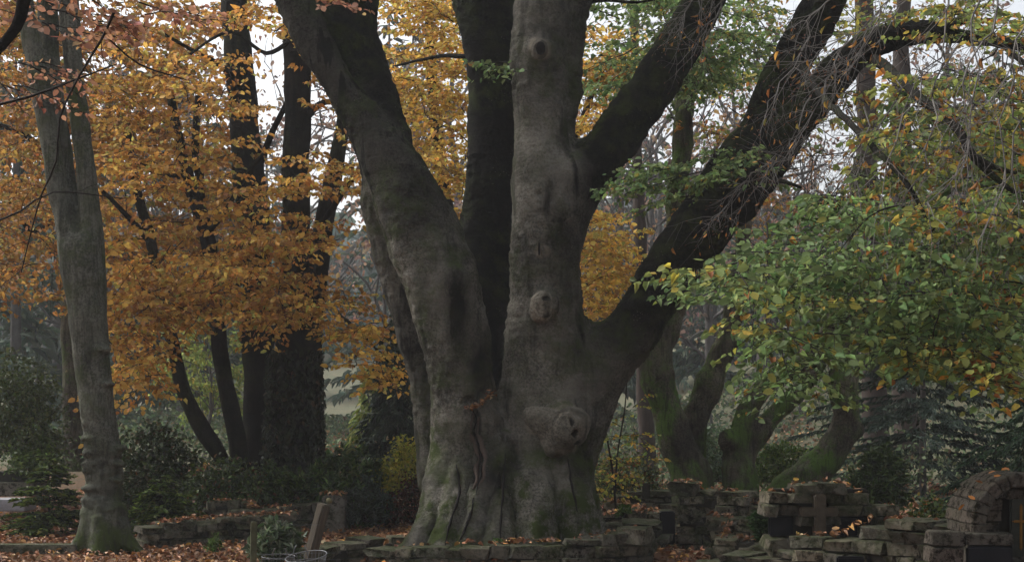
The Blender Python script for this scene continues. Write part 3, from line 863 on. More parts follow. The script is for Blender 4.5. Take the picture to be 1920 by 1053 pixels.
# bare hanging twigs, near the camera, upper right
TB = []; buds = []
for (x0, y0, x1, y1, Yd) in [(1880, -40, 1790, 330, 9), (1830, -40, 1740, 380, 9.5), (1780, -40, 1640, 420, 10), (1930, 20, 1850, 420, 8.5), (1700, -40, 1560, 160, 11),
                            (1650, 20, 1480, 300, 12), (1600, 60, 1470, 420, 13), (1740, -30, 1500, 120, 11), (1680, 150, 1620, 520, 11.5), (1560, -20, 1440, 190, 13), (1900, 200, 1890, 520, 9.5),
                            (1380, -40, 1300, 90, 14.5), (1330, -20, 1270, 60, 15), (1520, 180, 1420, 350, 13.5), (1450, 300, 1330, 420, 14.2), (1780, 100, 1700, 480, 10.5), (1620, 200, 1560, 500, 12)]:
    a, b = P(x0, y0, Yd), P(x1, y1, Yd + rng.uniform(-.5, .5))
    pts, rad = wander(a, b, .009, .003, 12, .10, sag=-.05)
    TB.append((pts, rad))
    for k in range(2, 12):
        for _ in range(2):
            dd = unit(unit(b - a) + rng.normal(0, .55, 3))
            branch_tree(TB, pts[k], dd, rng.uniform(.22, .55), .0034, 1, .6, .35, .03, (2, 4), buds)
put_tubes('bare_twigs', TB, M['greytwig'], beech, 3)
TB2 = []
for (x, y, Yd) in sample_region([(1470, 90), (1620, 60), (1900, 90), (1900, 420), (1560, 460), (1460, 380)], 75, 12.5, 16):
    branch_tree(TB2, P(x, y, Yd), rng.normal(0, 1, 3) * np.array([1, .6, .6]) - UP * .4, rng.uniform(.5, 1.0), .006, 2, .6, .4, .03, (2, 4), buds)
put_tubes('dark_twigs', TB2, M['twig'], beech, 3)
LB = Leaves()
for p, d in buds:
    LB.add(p[None], d[None], rng.normal(0, 1, (1, 3)), np.array([.028]), np.array([[.16, .08, .05]]))
for p, d in [buds[i] for i in rng.choice(len(buds), 420, replace=False)]:
    LB.add(p[None], (d - UP * .4)[None], rng.normal(0, 1, (1, 3)), np.array([rng.uniform(.045, .075)]), pick_tint(RUST, 1))
flush_leaves(LB, beech, M['leaf'], 'buds', 'long', singles=0)

# ------------------------------------------------------------------ grey double stemmed tree, left
linden = root('grey_tree', (P(195, 1035, 16.2)[0], 16.2, 0), 'tall grey tree forking into slim stems, rippled bark near its foot, standing left', 'tree')
Yl = 16.2
sl = [([(196, 1060, Yl, 54), (196, 1010, Yl, 44), (195, 950, Yl, 34), (196, 890, Yl, 34), (188, 810, Yl, 32), (176, 710, Yl, 32), (166, 610, Yl, 35), (158, 530, Yl, 39), (150, 470, Yl, 37)], .05),
      ([(150, 500, Yl, 34), (128, 420, Yl, 24), (108, 350, Yl, 20), (92, 250, Yl, 18), (74, 150, Yl, 19), (56, 60, Yl, 17), (44, -20, Yl, 16), (30, -160, Yl, 14), (10, -330, Yl, 11)], .08),
      ([(162, 520, Yl, 34), (170, 430, Yl, 22), (162, 330, Yl, 19), (148, 220, Yl, 18), (136, 120, Yl, 17), (128, 0, Yl, 19), (122, -160, Yl, 16), (120, -330, Yl, 12)], .08),
      ([(150, 470, Yl + .2, 20), (130, 360, Yl + .3, 15), (116, 260, Yl + .35, 16), (98, 150, Yl + .4, 17), (88, 0, Yl + .5, 18), (84, -150, Yl + .5, 15), (82, -330, Yl + .5, 12)], .06),
      ([(178, 960, Yl - .1, 22), (158, 1010, Yl - .15, 16), (128, 1040, Yl - .2, 9)], .10),
      ([(215, 960, Yl - .1, 22), (238, 1012, Yl - .15, 15), (268, 1040, Yl - .2, 8)], .10),
      ([(195, 960, Yl - .15, 22), (190, 1050, Yl - .3, 24)], .08)]
lum = []
for (x, y) in [(166, 822), (225, 838), (165, 850), (225, 868), (222, 900), (165, 885), (166, 915), (162, 870), (218, 850), (168, 935), (205, 720), (195, 655)]:
    lum.append((P(x, y, Yl - .12), .05, .06, (1.4, 1.4, .6)))
V, Q, W = sdf_build([(px_nodes(n), k) for n, k in sl], 0.022, lumps=lum)
N = vnormals(V, Q)
zb = V[:, 2]
ripple = sstep(.25, .5, zb) * (1 - sstep(1.3, 1.8, zb))
V = V + N * (fbm(V, 3, 3) * .012 + fbm(V, (5, 5, 13), 3, 5) * .026 * ripple + fbm(V, (9, 9, 1.2), 2, 8) * .010)[:, None]
put('trunk', V, Q, M['linden'], linden, attrs={'wet_shade': np.zeros(len(V)), 'mossy': np.clip((1 - sstep(.0, .7, zb)) * .9 + .5 * sstep(.1, .5, fbm(V, 1.3, 2, 31)), 0, 1)})
px_branch([(52, -40, 9, 14), (40, 30, 9, 12), (15, 70, 9, 10), (-20, 110, 9, 10)], M['darkbark'], linden)
TL = []
for nodes in ([(215, 20, 9, 3), (190, 75, 9, 2.6), (150, 140, 9, 2.2), (112, 222, 9, 2), (106, 300, 9.1, 1.8), (80, 360, 9.2, 1.6), (62, 420, 9.4, 1.4), (40, 510, 9.6, 1)], [(-20, 200, 9, 3), (60, 180, 9, 2.5), (140, 150, 9.1, 2), (220, 120, 9.2, 1)],
              [(-20, 420, 10, 2), (40, 395, 10, 2), (100, 360, 10, 1.5), (230, 372, 10.2, 1)], [(190, 60, 9.5, 2), (260, 120, 9.8, 2), (350, 150, 10, 1)]):
    s = spline(px_nodes(nodes), .1); TL.append((s[:, :3], s[:, 3]))
    for k in range(2, len(s) - 1, 3):
        branch_tree(TL, s[k, :3], unit(s[k + 1, :3] - s[k, :3]) + rng.normal(0, .5, 3), .22, .003, 1, .6, .3, .02, (1, 3))
put_tubes('twigs', TL, M['twig'], linden, 4)
LP, TP = Leaves(), []
for poly, n, sz in (([(-20, -20), (250, -20), (220, 60), (140, 70), (110, 30), (-20, 20)], 9, .062), ([(95, 60), (215, 60), (160, 80)], 3, .062), ([(60, 130), (180, 110), (165, 170), (70, 170)], 4, .06), ([(-20, 150), (110, 180), (50, 215)], 3, .055),
                    ([(180, 10), (420, -10), (430, 60), (250, 90)], 7, .055), ([(560, -20), (700, -20), (640, 20)], 2, .055)):
    fill_region(LP, TP, poly, n, 8.8, 10.2, PINK, P(-200, -100, 9), length=(.3, .55), size=sz, tilt=.8, spread=.4, step=.07)
flush_leaves(LP, linden, M['leaf'], singles=120)
put_tubes('fine_twigs', TP, M['twig'], linden, 3)

# ------------------------------------------------------------------ simple tube trees
def tube_tree(name, label, stems, mat, Yd, branches=(), group=None, sides=14, rough=.02):
    b = px_nodes(stems[0][:1])[0]
    gz = float(ground_h(b[0], b[1]))
    r = root(name, (b[0], b[1], gz), label, 'tree', group)
    for i, st in enumerate(stems):
        s = spline(px_nodes(st), .15)
        if i == 0 and s[0, 2] > gz - .1:
            s = np.vstack([[s[0, 0], s[0, 1], gz - .15, s[0, 3] * 1.25], s])
        V, F = tubes([(s[:, :3], s[:, 3])], sides)
        N_ = V - np.repeat(s[:, :3], sides, 0)
        V = V + N_ * (fbm(V, (2.5, 2.5, 1.2), 3, i * 3.0)[:, None] * .22)
        put('trunk' if i == 0 else 'limb', V, F, mat, r, attrs={'wet_shade': np.zeros(len(V)), 'mossy': np.zeros(len(V))})
    T = list(branches)
    return r

# dark trunks behind on the left carry the orange crown
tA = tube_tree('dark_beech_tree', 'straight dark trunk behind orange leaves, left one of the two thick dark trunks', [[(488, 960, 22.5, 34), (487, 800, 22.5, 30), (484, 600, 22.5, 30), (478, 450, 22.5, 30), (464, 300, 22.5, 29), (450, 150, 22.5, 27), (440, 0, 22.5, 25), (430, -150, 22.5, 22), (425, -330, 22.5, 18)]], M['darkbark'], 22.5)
tB = tube_tree('dark_beech_tree', 'ivy-clad dark trunk with a second stem leaning right, behind orange leaves', [[(548, 960, 22, 46), (550, 800, 22, 44), (556, 690, 22, 42), (555, 600, 22, 36), (554, 450, 22, 28), (556, 300, 22, 26), (556, 150, 22, 25), (556, 0, 22, 24), (560, -200, 22, 20)],
                [(562, 720, 22, 34), (585, 560, 22, 24), (602, 440, 22, 20), (622, 340, 22, 17), (641, 250, 22, 14), (652, 150, 22, 12), (664, 30, 22, 10), (680, -120, 22, 8)]], M['darkbark'], 22)
tC = tube_tree('dark_slim_tree', 'slim dark trunk bending like a bow out to the left behind the shrubs', [[(440, 900, 21, 15), (420, 868, 21, 14.5), (400, 835, 21, 17), (372, 790, 21, 16), (345, 735, 21, 14), (330, 680, 21, 12), (315, 600, 21, 11), (295, 520, 21, 10), (280, 440, 21, 9), (255, 350, 21, 8), (240, 250, 21, 7)]], M['darkbark'], 21)
tD = tube_tree('dark_slim_tree', 'slim dark sinuous trunk just left of the thick straight dark trunks, forked high up', [[(455, 900, 21.5, 19), (448, 840, 21.5, 16), (434, 770, 21.5, 15), (418, 690, 21.5, 15), (408, 610, 21.5, 14), (402, 540, 21.5, 12), (392, 460, 21.5, 14), (372, 390, 21.5, 15), (352, 330, 21.5, 12), (338, 270, 21.5, 9), (320, 180, 21.5, 7)],
                [(376, 400, 21.5, 10), (374, 330, 21.5, 9), (366, 280, 21.5, 8), (372, 180, 21.5, 6)]], M['darkbark'], 21.5)
tE = tube_tree('grey_back_tree', 'dim grey trunk half hidden behind the rippled grey tree', [[(142, 960, 25, 25), (140, 850, 25, 22), (136, 700, 25, 19), (130, 560, 25, 17), (120, 400, 25, 15), (100, 200, 25, 12), (90, 0, 25, 10)]], M['mossbark'], 25)

# dark limbs through the orange crown
for par, nd in ((tD, [(372, 390, 21.5, 7), (330, 330, 21, 6), (290, 320, 20.5, 5), (250, 300, 20, 4)]), (tD, [(385, 440, 21.5, 6), (420, 400, 21, 5), (455, 340, 20.8, 4), (500, 280, 20.6, 3)]),
                (tB, [(560, 240, 22, 8), (600, 195, 21.8, 6), (650, 190, 21.5, 5), (700, 180, 21.2, 3)]), (tA, [(480, 330, 22.5, 7), (510, 250, 22.5, 6), (560, 150, 22.5, 4), (590, 110, 22.4, 3)]),
                (tB, [(600, 430, 22, 7), (630, 380, 21.6, 6), (665, 330, 21.2, 6), (700, 300, 21, 4)]), (tA, [(470, 190, 22.5, 7), (420, 130, 22, 6), (370, 100, 21.5, 4), (300, 60, 21, 3)]),
                (tA, [(478, 500, 22.4, 5), (440, 540, 22, 4), (400, 560, 21.6, 3)]), (tC, [(280, 450, 21, 7), (235, 400, 20.6, 5), (190, 360, 20.4, 4)]),
                (tB, [(590, 540, 21.8, 4), (650, 600, 20.5, 3), (690, 640, 19.5, 2.4), (740, 690, 18.8, 1.5)]), (tB, [(565, 60, 22, 5), (500, 100, 21.5, 4), (430, 60, 21, 3), (330, 120, 20.5, 2)]),
                (tE, [(120, 400, 24, 8), (60, 430, 23, 6), (20, 380, 22.5, 4), (-20, 400, 22, 3)]), (tE, [(112, 300, 24, 6), (40, 250, 23, 5), (-20, 230, 22, 3)])):
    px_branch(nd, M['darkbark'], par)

# orange crown in front, shared out over the trees that bear it
holesO = [(515, 190, 60, .25), (535, 90, 45, .25), (628, 240, 60, .22), (640, 520, 75, .2), (600, 380, 40, .4), (470, 60, 25, .3), (315, 175, 22, .25), (640, 60, 60, .6), (500, 330, 45, .4), (225, 480, 35, .5), (70, 640, 90, .15)]
polyO = [(190, -20), (740, -20), (720, 200), (690, 300), (700, 420), (720, 560), (750, 660), (715, 700), (690, 690), (650, 650), (600, 610), (520, 620), (440, 590), (420, 610), (330, 590), (290, 660), (225, 740), (215, 700), (210, 560), (190, 400)]
jobs = [(tA, polyO, 78, 18.5, 21.8, ORANGE, P(470, 200, 22.5)), (tD, [(200, 120), (430, 160), (440, 560), (300, 620), (210, 560)], 46, 18.6, 21, ORANGE, P(380, 350, 21.5)),
        (tB, [(430, 330), (600, 350), (640, 420), (600, 600), (450, 600), (420, 480)], 33, 18.0, 20.5, ORANGE, P(560, 300, 22)),
        (tC, [(205, 420), (330, 480), (320, 620), (240, 770), (210, 760)], 30, 18.4, 20.5, ORANGE, P(300, 450, 21))]
for par, poly, n, y0, y1, pl, org in jobs:
    L, T = Leaves(), []
    fill_region(L, T, poly, n, y0, y1, pl, org, holes=holesO, length=(.8, 1.5), size=.092, tilt=.6, spread=1.0, droop=.3)
    if par is tB:
        fill_region(L, T, [(600, 560), (700, 620), (770, 690), (770, 730), (700, 740), (640, 680)], 12, 18, 19.5, GOLD, P(560, 500, 22), length=(.7, 1.2), size=.095, tilt=.6, spread=.8, droop=.5)
    flush_leaves(L, par, M['leaf'])
    put_tubes('twigs', T, M['twig'], par, 3)
# duller rust crown behind, far left
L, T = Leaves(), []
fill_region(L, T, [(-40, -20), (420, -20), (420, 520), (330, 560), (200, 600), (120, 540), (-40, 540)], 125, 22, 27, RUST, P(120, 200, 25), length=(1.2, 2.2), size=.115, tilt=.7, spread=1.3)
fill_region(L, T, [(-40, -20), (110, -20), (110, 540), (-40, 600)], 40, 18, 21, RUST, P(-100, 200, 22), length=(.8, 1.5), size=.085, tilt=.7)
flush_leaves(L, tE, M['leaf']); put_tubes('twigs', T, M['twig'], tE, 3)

# golden tree behind the beech
gt = tube_tree('golden_tree', 'golden yellow leaved tree glowing behind the stems of the big beech', [[(900, 960, 26, 26), (890, 700, 26, 22), (860, 500, 26, 18), (830, 350, 26, 14), (810, 150, 26, 10), (800, -50, 26, 8)], [(880, 640, 26, 14), (970, 450, 26, 11), (1060, 300, 25.5, 8), (1120, 150, 25, 5)]], M['darkbark'], 26)
L, T = Leaves(), []
fill_region(L, T, [(690, -20), (900, -20), (890, 300), (870, 470), (800, 420), (740, 250)], 78, 19.5, 25, GOLD, P(830, 300, 26), length=(1.0, 1.8), size=.088, tilt=.6, spread=1.2, holes=[(770, 90, 45, .3), (710, 30, 30, .3)])
fill_region(L, T, [(1060, 40), (1180, 60), (1170, 230), (1110, 290), (1070, 240)], 34, 20, 25, GOLD, P(1000, 300, 26), length=(.9, 1.6), size=.088, tilt=.6, holes=[(1150, 60, 40, .4)])
fill_region(L, T, [(1100, 370), (1150, 420), (1190, 520), (1150, 590), (1090, 590), (1085, 420)], 42, 19.5, 24, GOLD, P(1000, 500, 26), length=(.9, 1.5), size=.088, tilt=.6)
flush_leaves(L, gt, M['leaf']); put_tubes('twigs', T, M['twig'], gt, 3)

# ------------------------------------------------------------------ mossy curving trees, right
def moss_tree(name, label, stems, voxel=.035, lumps=()):
    b = px_nodes(stems[0][0][:1])[0]
    r = root(name, (b[0], b[1], 0), label, 'tree')
    V, Q, W = sdf_build([(px_nodes(n), k) for n, k in stems], voxel, lumps=lumps)
    N = vnormals(V, Q)
    V = V + N * (fbm(V, 2.2, 3) * .04 + fbm(V, (9, 9, 3), 2, 8) * .014)[:, None]
    mo = np.clip((1 - sstep(1.2, 3.0, V[:, 2])) * .8 + sstep(0, .6, N[:, 2]) * .6 + .35 * sstep(.2, -.6, N[:, 0]), 0, 1) * sstep(-.35, .15, fbm(V, 1.4, 3, 9))
    put('trunk', V, Q, M['mossbark'], r, attrs={'wet_shade': np.clip(fbm(V, 1.0, 2, 77) * .8, 0, .6), 'mossy': mo})
    return r
Yr = 20.5
m1 = moss_tree('mossy_tree', 'green mossy trunk with an S-bend, between the big beech and the stone walls', [
    ([(1300, 985, Yr, 52), (1296, 900, Yr, 40), (1272, 840, Yr, 33), (1252, 770, Yr, 28), (1234, 710, Yr, 31), (1232, 660, Yr, 31), (1250, 610, Yr, 28), (1272, 550, Yr, 21), (1272, 470, Yr, 20), (1266, 380, Yr, 19), (1280, 270, Yr, 19), (1284, 150, Yr, 19), (1290, 0, Yr, 17), (1292, -160, Yr, 15)], .2),
    ([(1300, 900, Yr + .3, 26), (1304, 840, Yr + .3, 21), (1306, 780, Yr + .3, 24), (1334, 710, Yr + .3, 25), (1360, 640, Yr + .3, 21), (1381, 560, Yr + .3, 18), (1392, 470, Yr + .3, 15), (1398, 380, Yr + .3, 12)], .12)])
m2 = moss_tree('mossy_tree', 'gnarled dark trunk forking to the right above the tumbled wall', [
    ([(1388, 990, Yr, 42), (1387, 900, Yr, 32), (1386, 830, Yr, 25), (1408, 760, Yr, 20), (1445, 712, Yr, 18), (1490, 690, Yr, 17), (1530, 660, Yr, 15), (1560, 600, Yr, 12), (1590, 500, Yr, 10)], .12),
    ([(1400, 850, Yr + .1, 20), (1440, 790, Yr + .1, 17), (1480, 750, Yr + .1, 16), (1520, 705, Yr + .1, 15), (1545, 650, Yr + .1, 13), (1555, 560, Yr + .1, 10)], .1)],
    lumps=[(P(1362, 825, Yr - .1), .12, .1, (1, 1, 1.3))])
m3 = moss_tree('mossy_tree', 'dark furrowed trunk sweeping up like a swan neck behind the wall with the cross', [
    ([(1440, 960, Yr, 34), (1480, 915, Yr, 32), (1530, 880, Yr, 32), (1570, 835, Yr, 29), (1586, 780, Yr, 26), (1582, 710, Yr, 25), (1590, 640, Yr, 20), (1596, 560, Yr, 17), (1600, 450, Yr, 15), (1612, 300, Yr, 13)], .15)],
    lumps=[(P(1608, 805, Yr), .09, .1, (1, 1, 1.2))])

L, T = Leaves(), []
fill_region(L, T, [(1180, -20), (1640, -20), (1600, 120), (1450, 230), (1300, 260), (1190, 200)], 40, 19.5, 24, OLIVE, P(1285, 100, 20.5), length=(.9, 1.6), size=.09, tilt=.6, palfn=lambda x, y: OLIVE if rng.random() < .7 else GREEN)
fill_region(L, T, [(1220, 180), (1560, 180), (1500, 420), (1240, 440)], 16, 19.5, 24, RUST, P(1285, 200, 20.5), length=(.7, 1.2), size=.075, tilt=.7, step=.14)
flush_leaves(L, m1, M['leaf']); put_tubes('twigs', T, M['twig'], m1, 3)

# thick trunks farther back on the right, in the twigs
for (lab, nodes) in (('rust brown trunk high behind the bare twigs, right of the white sky gap', [(1650, 960, 31, 30), (1640, 700, 31, 24), (1628, 400, 31, 21), (1624, 150, 31, 18), (1620, -100, 31, 14)]),
                     ('shorter of the two dim trunks behind the upper right twigs', [(1700, 960, 34, 26), (1696, 600, 34, 22), (1690, 300, 34, 20), (1690, 100, 34, 15), (1700, -100, 34, 12)]),
                     ('straight hazy trunk low between the big beech and the mossy S-bend trunk', [(1214, 960, 30, 18), (1212, 800, 30, 16), (1206, 650, 30, 14), (1200, 450, 30, 12), (1192, 200, 30, 9), (1188, -50, 30, 7)])):
    tube_tree('back_tree', lab, [nodes], M['backbark'], nodes[0][2])
sap = root('sapling', P(1150, 930, 18), 'thin young sapling with a few yellow green leaves right of the beech foot', 'sapling')
T = []; L = Leaves()
for nd in ([(1155, 955, 18, 2.5), (1148, 880, 18, 2.2), (1135, 800, 18, 1.8), (1125, 700, 18, 1.2)], [(1152, 940, 18, 2.2), (1158, 850, 18, 1.8), (1172, 760, 18, 1.4), (1176, 680, 18, 1)]):
    s = spline(px_nodes(nd), .1); T.append((s[:, :3], s[:, 3]))
fill_region(L, T, [(1100, 740), (1240, 740), (1240, 930), (1100, 930)], 26, 17.6, 19, pal((.36, .34, .06, 3), (.18, .24, .06, 3), (.5, .3, .05, 2)), P(1160, 830, 18), length=(.3, .6), size=.06, tilt=.8, spread=.5, step=.12)
put_tubes('stem', T, M['twig'], sap, 3, stuff=False); flush_leaves(L, sap, M['leaf'], singles=60)

# ------------------------------------------------------------------ far woods
def conifer(name, label, x, y, h, w, palette, group=None, dens=1.0, qs=.28, droop=.35, lean=0.0, mat='needle', z0=.08, mult=5):
    gz = float(ground_h(x, y))
    r = root(name, (x, y, gz), label, 'tree', group)
    V, F = tubes([(np.array([[x, y, gz - .2], [x + lean * .5, y, gz + h * .5], [x + lean, y, gz + h]]), np.array([.028 * h * .6, .018 * h * .6, .03]))], 7)
    put('trunk', V, F, M['farbark'], r)
    L = Leaves()
    nb = int(70 * dens)
    for i in range(nb):
        u = z0 + (1 - z0) * (i + rng.random()) / nb
        rad = w * (1 - u) ** .8 * rng.uniform(.7, 1.1)
        a = rng.uniform(0, 2 * np.pi)
        d = np.array([math.cos(a), math.sin(a), .15 - droop * .6])
        c = np.array([x + lean * u, y, gz + h * u])
        nl = max(5, int(rad / qs * mult))
        s = (rng.uniform(.12, 1, nl)) ** .8
        side = np.cross(d, UP)
        off = rng.normal(0, .12, nl) * rad * (1.1 - s)
        pos = c + d * (s * rad)[:, None] + side * off[:, None] - UP * (droop * .35 * rad * s ** 2)[:, None]
        ld = unit(d + side * rng.normal(0, .6, (nl, 1)) - UP * rng.uniform(.0, .6, (nl, 1)))
        ln = unit(UP + rng.normal(0, .5, (nl, 3)))
        L.add(pos, ld, ln, qs * rng.uniform(.7, 1.5, nl), pick_tint(palette, nl, .25))
    flush_leaves(L, r, M[mat], 'crown', 'long', singles=0)
    return r

def broadleaf(name, label, x, y, h, w, palette, group=None, n=2500, qs=.22, bare=False, crown0=.25, trunk_r=None):
    gz = float(ground_h(x, y))
    r = root(name, (x, y, gz), label, 'tree', group)
    T = []
    tr = trunk_r or .018 * h
    pts, rad = wander((x, y, gz - .2), (x + rng.normal(0, .05 * h), y, gz + h * .85), tr, tr * .3, 8, .05)
    V, F = tubes([(pts, rad)], 7); put('trunk', V, F, M['farbark'], r)
    ends = []
    for k in range(2, 8):
        for _ in range(3):
            a = rng.uniform(0, 2 * np.pi)
            branch_tree(T, pts[k], (math.cos(a), math.sin(a), .9), w * .8, tr * .35, 2 if not bare else 3, .45, .25, 0, (2, 4), ends)
    put_tubes('branches', T, M['farbark'], r, 3)
    if n:
        L = Leaves()
        e = np.array([q for q, _ in ends])
        k = rng.integers(0, len(e), n)
        pos = e[k] + rng.normal(0, 1, (n, 3)) * np.array([.35, .35, .2]) * w * .28
        L.add(pos, rng.normal(0, 1, (n, 3)) + np.array([0, 0, -.3]), unit(UP + rng.normal(0, .7, (n, 3))), qs * rng.uniform(.6, 1.3, n), pick_tint(palette, n, .25))
        flush_leaves(L, r, M['leaf'], 'crown', 'oval', singles=0)
    return r

CON = pal((.08, .12, .08, 3), (.10, .14, .09, 3), (.06, .095, .07, 3), (.13, .16, .11, 1))  # greyed and paled: distance mist mixed into the needle colour
DARKCON = pal((.018, .032, .018, 3), (.03, .045, .022, 3), (.012, .022, .013, 3))
HAZEW = pal((.30, .19, .14, 3), (.36, .22, .14, 3), (.24, .17, .14, 2), (.40, .26, .10, 1))  # brightened leaf colours that carry the haze themselves
YGREEN = pal((.32, .36, .10, 3), (.22, .28, .08, 3), (.40, .34, .08, 1))

def at(px, Y): return (px - 960) * Y / FPX
LSP = ['misty spruce at the left edge above the holly like bush', 'misty spruce seen left of the rippled grey tree', 'misty spruce just right of the rippled grey tree foot', 'misty spruce between the bowed slim trunk and the forked slim trunk', 'tall misty spruce filling the gap left of the big beech', 'tallest and farthest misty spruce directly left of the big beech base', 'misty spruce half cut off by the left edge of the picture', 'distant spruce behind the two thick dark trunks', 'distant spruce behind the middle of the orange crown']
for i, (px, Yd, h, w) in enumerate([(30, 44, 12, 4.2), (110, 52, 15, 4.5), (240, 60, 16, 5), (390, 56, 13, 4.6), (730, 70, 20, 5), (780, 95, 24, 6), (-40, 60, 19, 5), (500, 90, 17, 6), (330, 95, 22, 6)]):
    conifer('spruce_tree', LSP[i], at(px, Yd), Yd, h, w, CON, 'misty spruces far off on the left', dens=1.5, qs=.5)
RSP = ['misty spruce right beside the big beech, behind the sapling', 'misty spruce behind the S-bend of the mossy trunk', 'small misty spruce behind the gap right of the S-bend trunk', 'misty spruce behind the gnarled forked trunk', 'small misty spruce between forked trunk and swan neck trunk', 'broad distant spruce behind the swan neck trunk', 'misty spruce behind the dark sweeping conifer', 'misty spruce near the right edge behind the arch', 'far tall spruce behind the yellow leaves right of the beech']
for i, (px, Yd, h, w) in enumerate([(1110, 60, 10, 4), (1230, 75, 14, 5), (1340, 62, 9, 4.2), (1420, 80, 14, 5.5), (1480, 66, 7, 3.5), (1570, 88, 8, 4), (1790, 62, 12, 5), (1880, 75, 16, 5), (1150, 95, 16, 6)]):
    conifer('spruce_tree', RSP[i], at(px, Yd), Yd, h, w, CON, 'misty spruces far off on the right', dens=1.5, qs=.5)
conifer('columnar_conifer', 'dark dense columnar conifer just left of the big beech', at(748, 27), 27, 3.4, 1.15, DARKCON, dens=6, mult=6, qs=.11, droop=.8, z0=.0)
conifer('pale_conifer', 'small pale green conifer glowing beside the dark columnar one', at(690, 31), 31, 2.0, .55, YGREEN, dens=2.5, qs=.14, droop=.8, z0=.0)
conifer('cedar_tree', 'dark blue green conifer with wide sweeping branches behind the arch', at(1730, 27), 27, 4.6, 3.2, pal((.03, .05, .035, 3), (.045, .065, .045, 3), (.02, .035, .025, 3)), dens=2.2, qs=.10, mult=9, droop=.3, z0=.0)
conifer('cedar_tree', 'lighter green conifer with drooping fans at the right edge above the arch', at(1960, 20), 20, 2.2, 2.3, pal((.06, .10, .05, 3), (.045, .08, .045, 3), (.03, .05, .03, 2)), dens=1.8, qs=.07, mult=8, droop=.5, z0=.05)
RBT = ['hazy half bare tree nearest the right side of the big beech', 'hazy bare tree behind the crook of the great right limb', 'hazy bare tree behind the second stem of the S-bend trunk', 'hazy bare tree rising behind the great right limb', 'low hazy rusty tree between the great limb and the green leaves', 'hazy bare tree in the white sky gap under the forked limb', 'distant bare tree left of the S-bend trunk top', 'distant large bare tree under the great right limb', 'hazy bare tree just right of the rust brown trunk', 'hazy bare tree above the dark sweeping conifer', 'hazy bare tree near the right edge above the arch', 'farthest big bare tree beyond the white sky gap', 'farthest hazy tree behind the golden leaves right of the beech']
for i, (px, Yd, h, w, n) in enumerate([(1130, 42, 9, 2.6, 700), (1200, 50, 12, 3, 500), (1330, 46, 11, 3, 500), (1420, 52, 13, 3, 600), (1500, 45, 6, 2.2, 500), (1560, 60, 7, 2.6, 600), (1250, 66, 14, 4, 800), (1380, 75, 17, 5, 900), (1660, 46, 9, 3, 700), (1760, 52, 12, 3.2, 900), (1860, 44, 10, 3, 800), (1480, 95, 7, 4, 800), (1100, 80, 16, 5, 900)]):
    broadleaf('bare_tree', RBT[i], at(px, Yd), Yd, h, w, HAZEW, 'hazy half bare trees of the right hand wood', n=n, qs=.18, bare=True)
LAT = ['hazy autumn tree just left of the big beech stems', 'hazy autumn tree behind the ivy clad trunk', 'hazy autumn tree behind the bowed slim trunk', 'hazy autumn tree right behind the rippled grey tree', 'hazy autumn tree at the left edge beyond the holly like bush', 'hazy autumn tree behind the left limbs of the big beech']
for i, (px, Yd, h, w, n) in enumerate([(700, 44, 13, 3.5, 1200), (560, 60, 13, 4, 800), (340, 50, 13, 4, 1500), (180, 46, 12, 4, 1800), (60, 55, 14, 4, 1800), (850, 55, 16, 4.5, 2000)]):
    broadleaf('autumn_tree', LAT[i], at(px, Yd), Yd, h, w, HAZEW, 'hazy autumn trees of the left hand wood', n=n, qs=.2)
broadleaf('yellow_green_tree', 'low pale yellow green tree behind the bowed slim trunk', at(375, 31), 31, 3.2, 1.3, YGREEN, n=3500, qs=.10)
# closed wall of distant wood
L = Leaves(); n = 26000
x = rng.uniform(-130, 150, n); y = rng.uniform(120, 190, n); u = rng.random(n) ** .8
top = 10 + 6 * np.array([noise.noise(Vector((a * .05, b * .03, 0))) for a, b in zip(x, y)]) + 3 * np.array([noise.noise(Vector((a * .3, b * .1, 5))) for a, b in zip(x, y)])
pos = np.stack([x, y, ground_h(x, y) + u * top], 1)
L.add(pos, rng.normal(0, 1, (n, 3)), rng.normal(0, 1, (n, 3)) + UP * .5, rng.uniform(1.2, 2.6, n), pick_tint(pal((.11, .14, .11, 3), (.16, .14, .11, 2), (.08, .12, .10, 3)), n, .25))  # pale tints with the mist painted in
o = flush_leaves(L, None, M['leaf'], 'distant_woods', 'oval', singles=0)
tag(o, 'far-off misty woods closing the view behind all trees', kind='stuff')

L = Leaves(); n = 30000
y = rng.uniform(23.5, 60, n); x = rng.uniform(-.42, .42, n) * y
pxx = 960 + x / y * FPX
hm = np.array([.55 + .9 * noise.noise(Vector((a * .35, b * .35, 0))) + .5 * noise.noise(Vector((a * 1.1, b * 1.1, 3))) for a, b in zip(x, y)])
hm = np.clip(hm, .08, 1.4) * (1 - .75 * np.exp(-((pxx - 640) / 70) ** 2))
pos = np.stack([x, y, ground_h(x, y) + hm * rng.uniform(0, 1, n) ** .7], 1)
L.add(pos, rng.normal(0, 1, (n, 3)), unit(rng.normal(0, .6, (n, 3)) + UP), rng.uniform(.05, .10, n) * y / 22, pick_tint(pal((.10, .14, .07, 4), (.13, .16, .08, 3), (.17, .13, .08, 1.2), (.07, .10, .06, 3)), n, .3))  # tints lightened to put mist into the leaf colour
o = flush_leaves(L, None, M['leaf'], 'undergrowth', 'oval', singles=0)
tag(o, 'low green brown undergrowth of the misty wood', kind='stuff')

